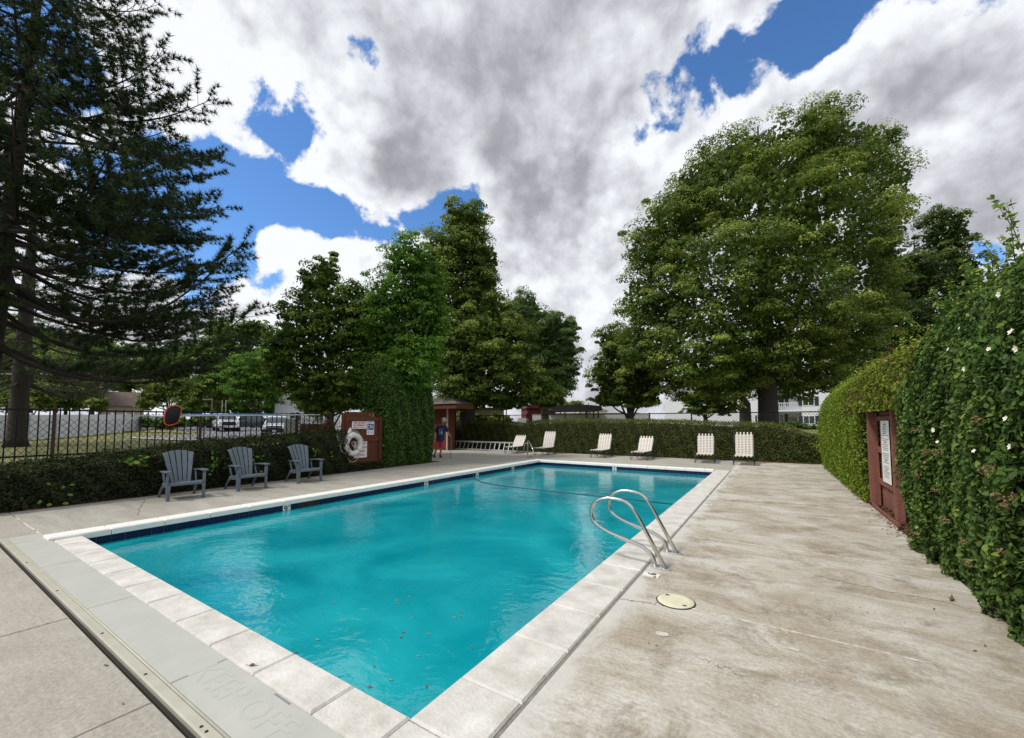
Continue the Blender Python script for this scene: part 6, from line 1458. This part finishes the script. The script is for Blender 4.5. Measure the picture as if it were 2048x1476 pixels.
def bush(name, label, cols, depth, m, n, leaf):
    """low roadside hedge from seen blobs"""
    p_ = G(cols[0][0], depth); t_ = thing(name, label, 'bush', p_); parts, info = crown(cols, depth, n, leaf, clump=.3, per=50, inner=.3); leaf_mesh('foliage', parts, M[m], t_)
    mb = MB(); c = info[0][0]; mb.tube([(c[0], c[1], p_.z), (c[0], c[1], c[2])], .06, 5); obj('stem', mb, M['bark_dark'], t_, world=True)
bush('roadside_hedge', 'dark green hedge at the far edge of the lawn beneath the orange net', [(270, 848, 18, 10), (295, 846, 18, 11), (320, 848, 18, 11), (345, 849, 16, 10), (365, 845, 16, 10), (385, 845, 16, 9), (405, 842, 16, 8), (422, 840, 12, 7)], 46, 'lf_maple', 9000, .22)
bush('house_shrubs', 'bright green low shrubs in front of the white house porch', [(1545, 851, 14, 5), (1565, 850, 16, 6), (1585, 849, 18, 7), (1605, 853, 16, 5), (1625, 856, 16, 5), (1640, 858, 12, 5)], 50, 'lf_green', 3000, .2)
bush('shade_shrubs', 'dark shrubs in the shade at the foot of the tall linden', [(930, 835, 14, 12), (960, 838, 14, 10), (990, 836, 12, 10), (1015, 842, 10, 8)], 30, 'lf_maple', 3000, .16)

# ---- the big pine
def pine(name, label, px, depth, z_top, lean_px, prof, n_whorl, needles_per, seed, zfirst=2.8, rad=.24, tuft_keep=1.0, nl=.15):
    r = random.Random(seed); base = W(px, 845, depth); base = Vector((base.x, base.y, g(base.x, base.y))); t = thing(name, label, 'tree', base)
    right = Vector((math.cos(YAW), math.sin(YAW), 0))
    def tr_(z): return base + Vector((0, 0, z)) + right * (lean_px * z)
    mb = MB(); mb.tube([tr_(0), tr_(.5), tr_(4), tr_(10), tr_(z_top)], [rad*1.5, rad*1.1, rad, rad*.72, .03], 12); obj('trunk', mb, M['bark_dark'], t, world=True, smooth=True)
    br = MB(); tufts = []; tdir = []
    zs = [zfirst + (z_top - zfirst) * (i / n_whorl) for i in range(n_whorl)]
    for z in zs:
        Lz = float(np.interp(z, prof[0], prof[1]))
        for k in range(r.choice([4, 5, 5, 6])):
            az = r.uniform(0, 2*math.pi); L1 = Lz * r.uniform(.72, 1.06); d = Vector((math.cos(az), math.sin(az), 0)); z0 = z + r.uniform(-.2, .2)
            drop = r.uniform(-.10, .20) + (.24 if z < 7 else .08); P = []; side = Vector((-d.y, d.x, 0)); wob = r.uniform(-.12, .12)
            for i in range(9):
                u = i / 8; P.append(tr_(z0) + d*L1*u + Vector((0, 0, L1*(-drop*u*1.6 + (drop*1.5 + .20)*u**2.6))) + side*(wob*L1*u*u))
            rb_ = .0105*L1 + .010; br.tube(P, [rb_*(1 - .85*i/8) for i in range(9)], 5, caps=False)
            nb_ = int(L1*5.8)
            for j in range(nb_):
                u = .22 + .78*(j + r.random())/nb_; i0 = min(int(u*8), 7); q = P[i0].lerp(P[i0+1], u*8 - i0); s = 1 if j % 2 else -1
                l2 = L1*r.uniform(.10, .26)*(1.15 - .6*u) + .18; dd = (d*r.uniform(.5, 1.0) + side*s*r.uniform(.4, 1.0) + Vector((0, 0, r.uniform(.0, .5)))).normalized()
                e = q + dd*l2 + Vector((0, 0, .08*l2)); m_ = q.lerp(e, .5) - Vector((0, 0, .04)); br.tube([q, m_, e], [.010, .007, .004], 3, caps=False)
                nt = max(2, int(l2/.19))
                for w in range(nt):
                    if r.random() > tuft_keep * min(1, .5 + 1.2*max(0, u - .2)): continue
                    f_ = 1 - .75*w/nt*1.0; tufts.append(tuple(q.lerp(e, f_) + Vector((0, 0, .02)))); tdir.append(tuple((dd + Vector((0, 0, .6))).normalized()))
                    if r.random() < .45:
                        dv = (dd + side*r.uniform(-.8, .8) + Vector((0, 0, r.uniform(.2, .9)))).normalized(); tufts.append(tuple(q.lerp(e, f_) + dv*.14)); tdir.append(tuple(dv))
            tufts.append(tuple(P[-1])); tdir.append(tuple((d + Vector((0, 0, .8))).normalized()))
    obj('branches', br, M['bark_dark'], t, world=True, fixn=False)
    TF = np.array(tufts); TD = np.array(tdir); n = len(TF); idx = np.repeat(np.arange(n), needles_per); m2 = len(idx)
    d = TD[idx] * .75 + unit(m2) * .85; d /= np.linalg.norm(d, axis=1, keepdims=True); bv = np.cross(d, unit(m2)); bv /= np.linalg.norm(bv, axis=1, keepdims=True); ln_ = nl * rng.uniform(.6, 1.2, (m2, 1))
    C = TF[idx] + rng.normal(size=(m2, 3))*.012; w_ = .0115
    tt = np.clip(rng.normal(.42, .22, n)[idx] + rng.normal(0, .1, m2), 0, 1)
    leaf_mesh('needles', [(np.stack([C + bv*w_, C + d*ln_, C - bv*w_], 1), tt)], M['lf_pine'], t); print('pine tufts', n, 'needles', m2)
pine('pine_tree', 'huge dark pine leaning in from the left edge with long needle-tufted branches', -42, 13.0, 21, .060,
     ([2.5, 4, 5.5, 7, 8.3, 10.3, 12, 13.5, 15, 21], [7.8, 8.2, 7.6, 6.7, 6.2, 5.8, 5.4, 4.3, 3.9, .5]), 42, 24, 11, 4.1, .24, 1.0, .20)
# the second, smaller trunk on the lawn with needles hanging low
pine('pine_tree', 'second pine standing on the lawn in front of the white vinyl fence', 35, 24.0, 17, .01, ([3, 6, 10, 17], [6.5, 6.5, 5, .5]), 16, 9, 5, 3.9, .38, .8, .22)

# ================================================================== LOOSE LEAVES
def leaf3d(name, label, p, size, m, rz, curl=.25, cat='leaf', group=None):
    t = MB(); pts = [(-.5, 0, 0), (-.2, .22, curl*.6), (.05, .30, curl*.4), (.12, .16, .0), (.35, .14, curl*.5), (.55, 0, curl), (.35, -.14, curl*.4), (.12, -.16, 0), (.05, -.30, curl*.6), (-.2, -.22, curl*.4)]
    t.add([(x*size, y*size, z*size + .001) for x, y, z in pts] + [(0, 0, -.0)], [(i, (i+1) % 10, 10) for i in range(10)]); t.tube([(-.5*size, 0, .001), (-.85*size, .06*size, .12*size)], .03*size, 4)
    o = obj(name, t, M[m], fixn=False); o.location = p; o.rotation_euler = (0, 0, rz); return props(o, label, cat, group)
leaf3d('dry_leaf', 'brown curled dry leaf lying on the near white coping', at(505, 1331, 0), .05, 'deadleaf', .6)
lv = [(668, 1205, 'y'), (795, 1201, 'y'), (797, 1207, 'y'), (818, 1194, 'y'), (910, 1196, 'd'), (923, 1225, 'd'), (921, 1233, 'd'), (908, 1235, 'y'), (808, 1265, 'd'), (802, 1275, 'd'), (684, 1244, 'y'), (646, 1227, 'd'), (749, 1333, 'd'), (853, 1373, 'd'), (781, 1360, 'y'), (836, 1312, 'y'), (592, 1305, 'd'), (670, 1353, 'd'), (945, 1298, 'd'), (975, 1270, 'd'), (990, 1259, 'd'), (825, 1236, 'y'), (858, 1268, 'y'), (635, 1280, 'y'), (740, 1374, 'd'), (700, 1260, 'd')]
for px, py, k in lv:
    where = 'close to the near white coping' if (px < 700 and py > 1240) or (py > 1320 and px < 820) else 'close to the right coping' if px > 940 else 'by the near corner' if py > 1290 else 'near the middle of the deep end' if py > 1215 and px > 780 else 'in the open deep water' if px > 780 else 'left of the main leaf cluster'
    leaf3d('floating_leaf', '%s dead leaf floating on the pool %s' % ('yellowish' if k == 'y' else 'reddish brown', where), at(px, py, WZ + .003), random.uniform(.018, .034), 'yellowleaf' if k == 'y' else 'deadleaf', random.uniform(0, 6), .15, 'leaf', 'dead leaves floating on the pool')
for px, py, s in [(93, 1247, .012), (212, 1331, .022), (246, 1408, .014), (1313, 1291, .014), (1298, 1287, .014), (1868, 1218, .02), (1970, 1292, .02), (1950, 1302, .02), (1560, 1260, .01), (1660, 1240, .012), (1810, 1245, .012), (1735, 1225, .014), (1720, 1215, .010), (1088, 1352, .012)]:
    leaf3d('debris', 'tiny dark scrap of leaf litter lying on the bare deck concrete', at(px, py, .002), s*1.3, 'deadleaf', random.uniform(0, 6), .3, 'debris', 'specks of litter on the deck')
leaf3d('dry_leaf', 'crumpled pinkish brown leaf cluster on the deck at the foot of the rose hedge', at(1903, 1200, .004), .07, 'deadleaf', 1.2, .6)
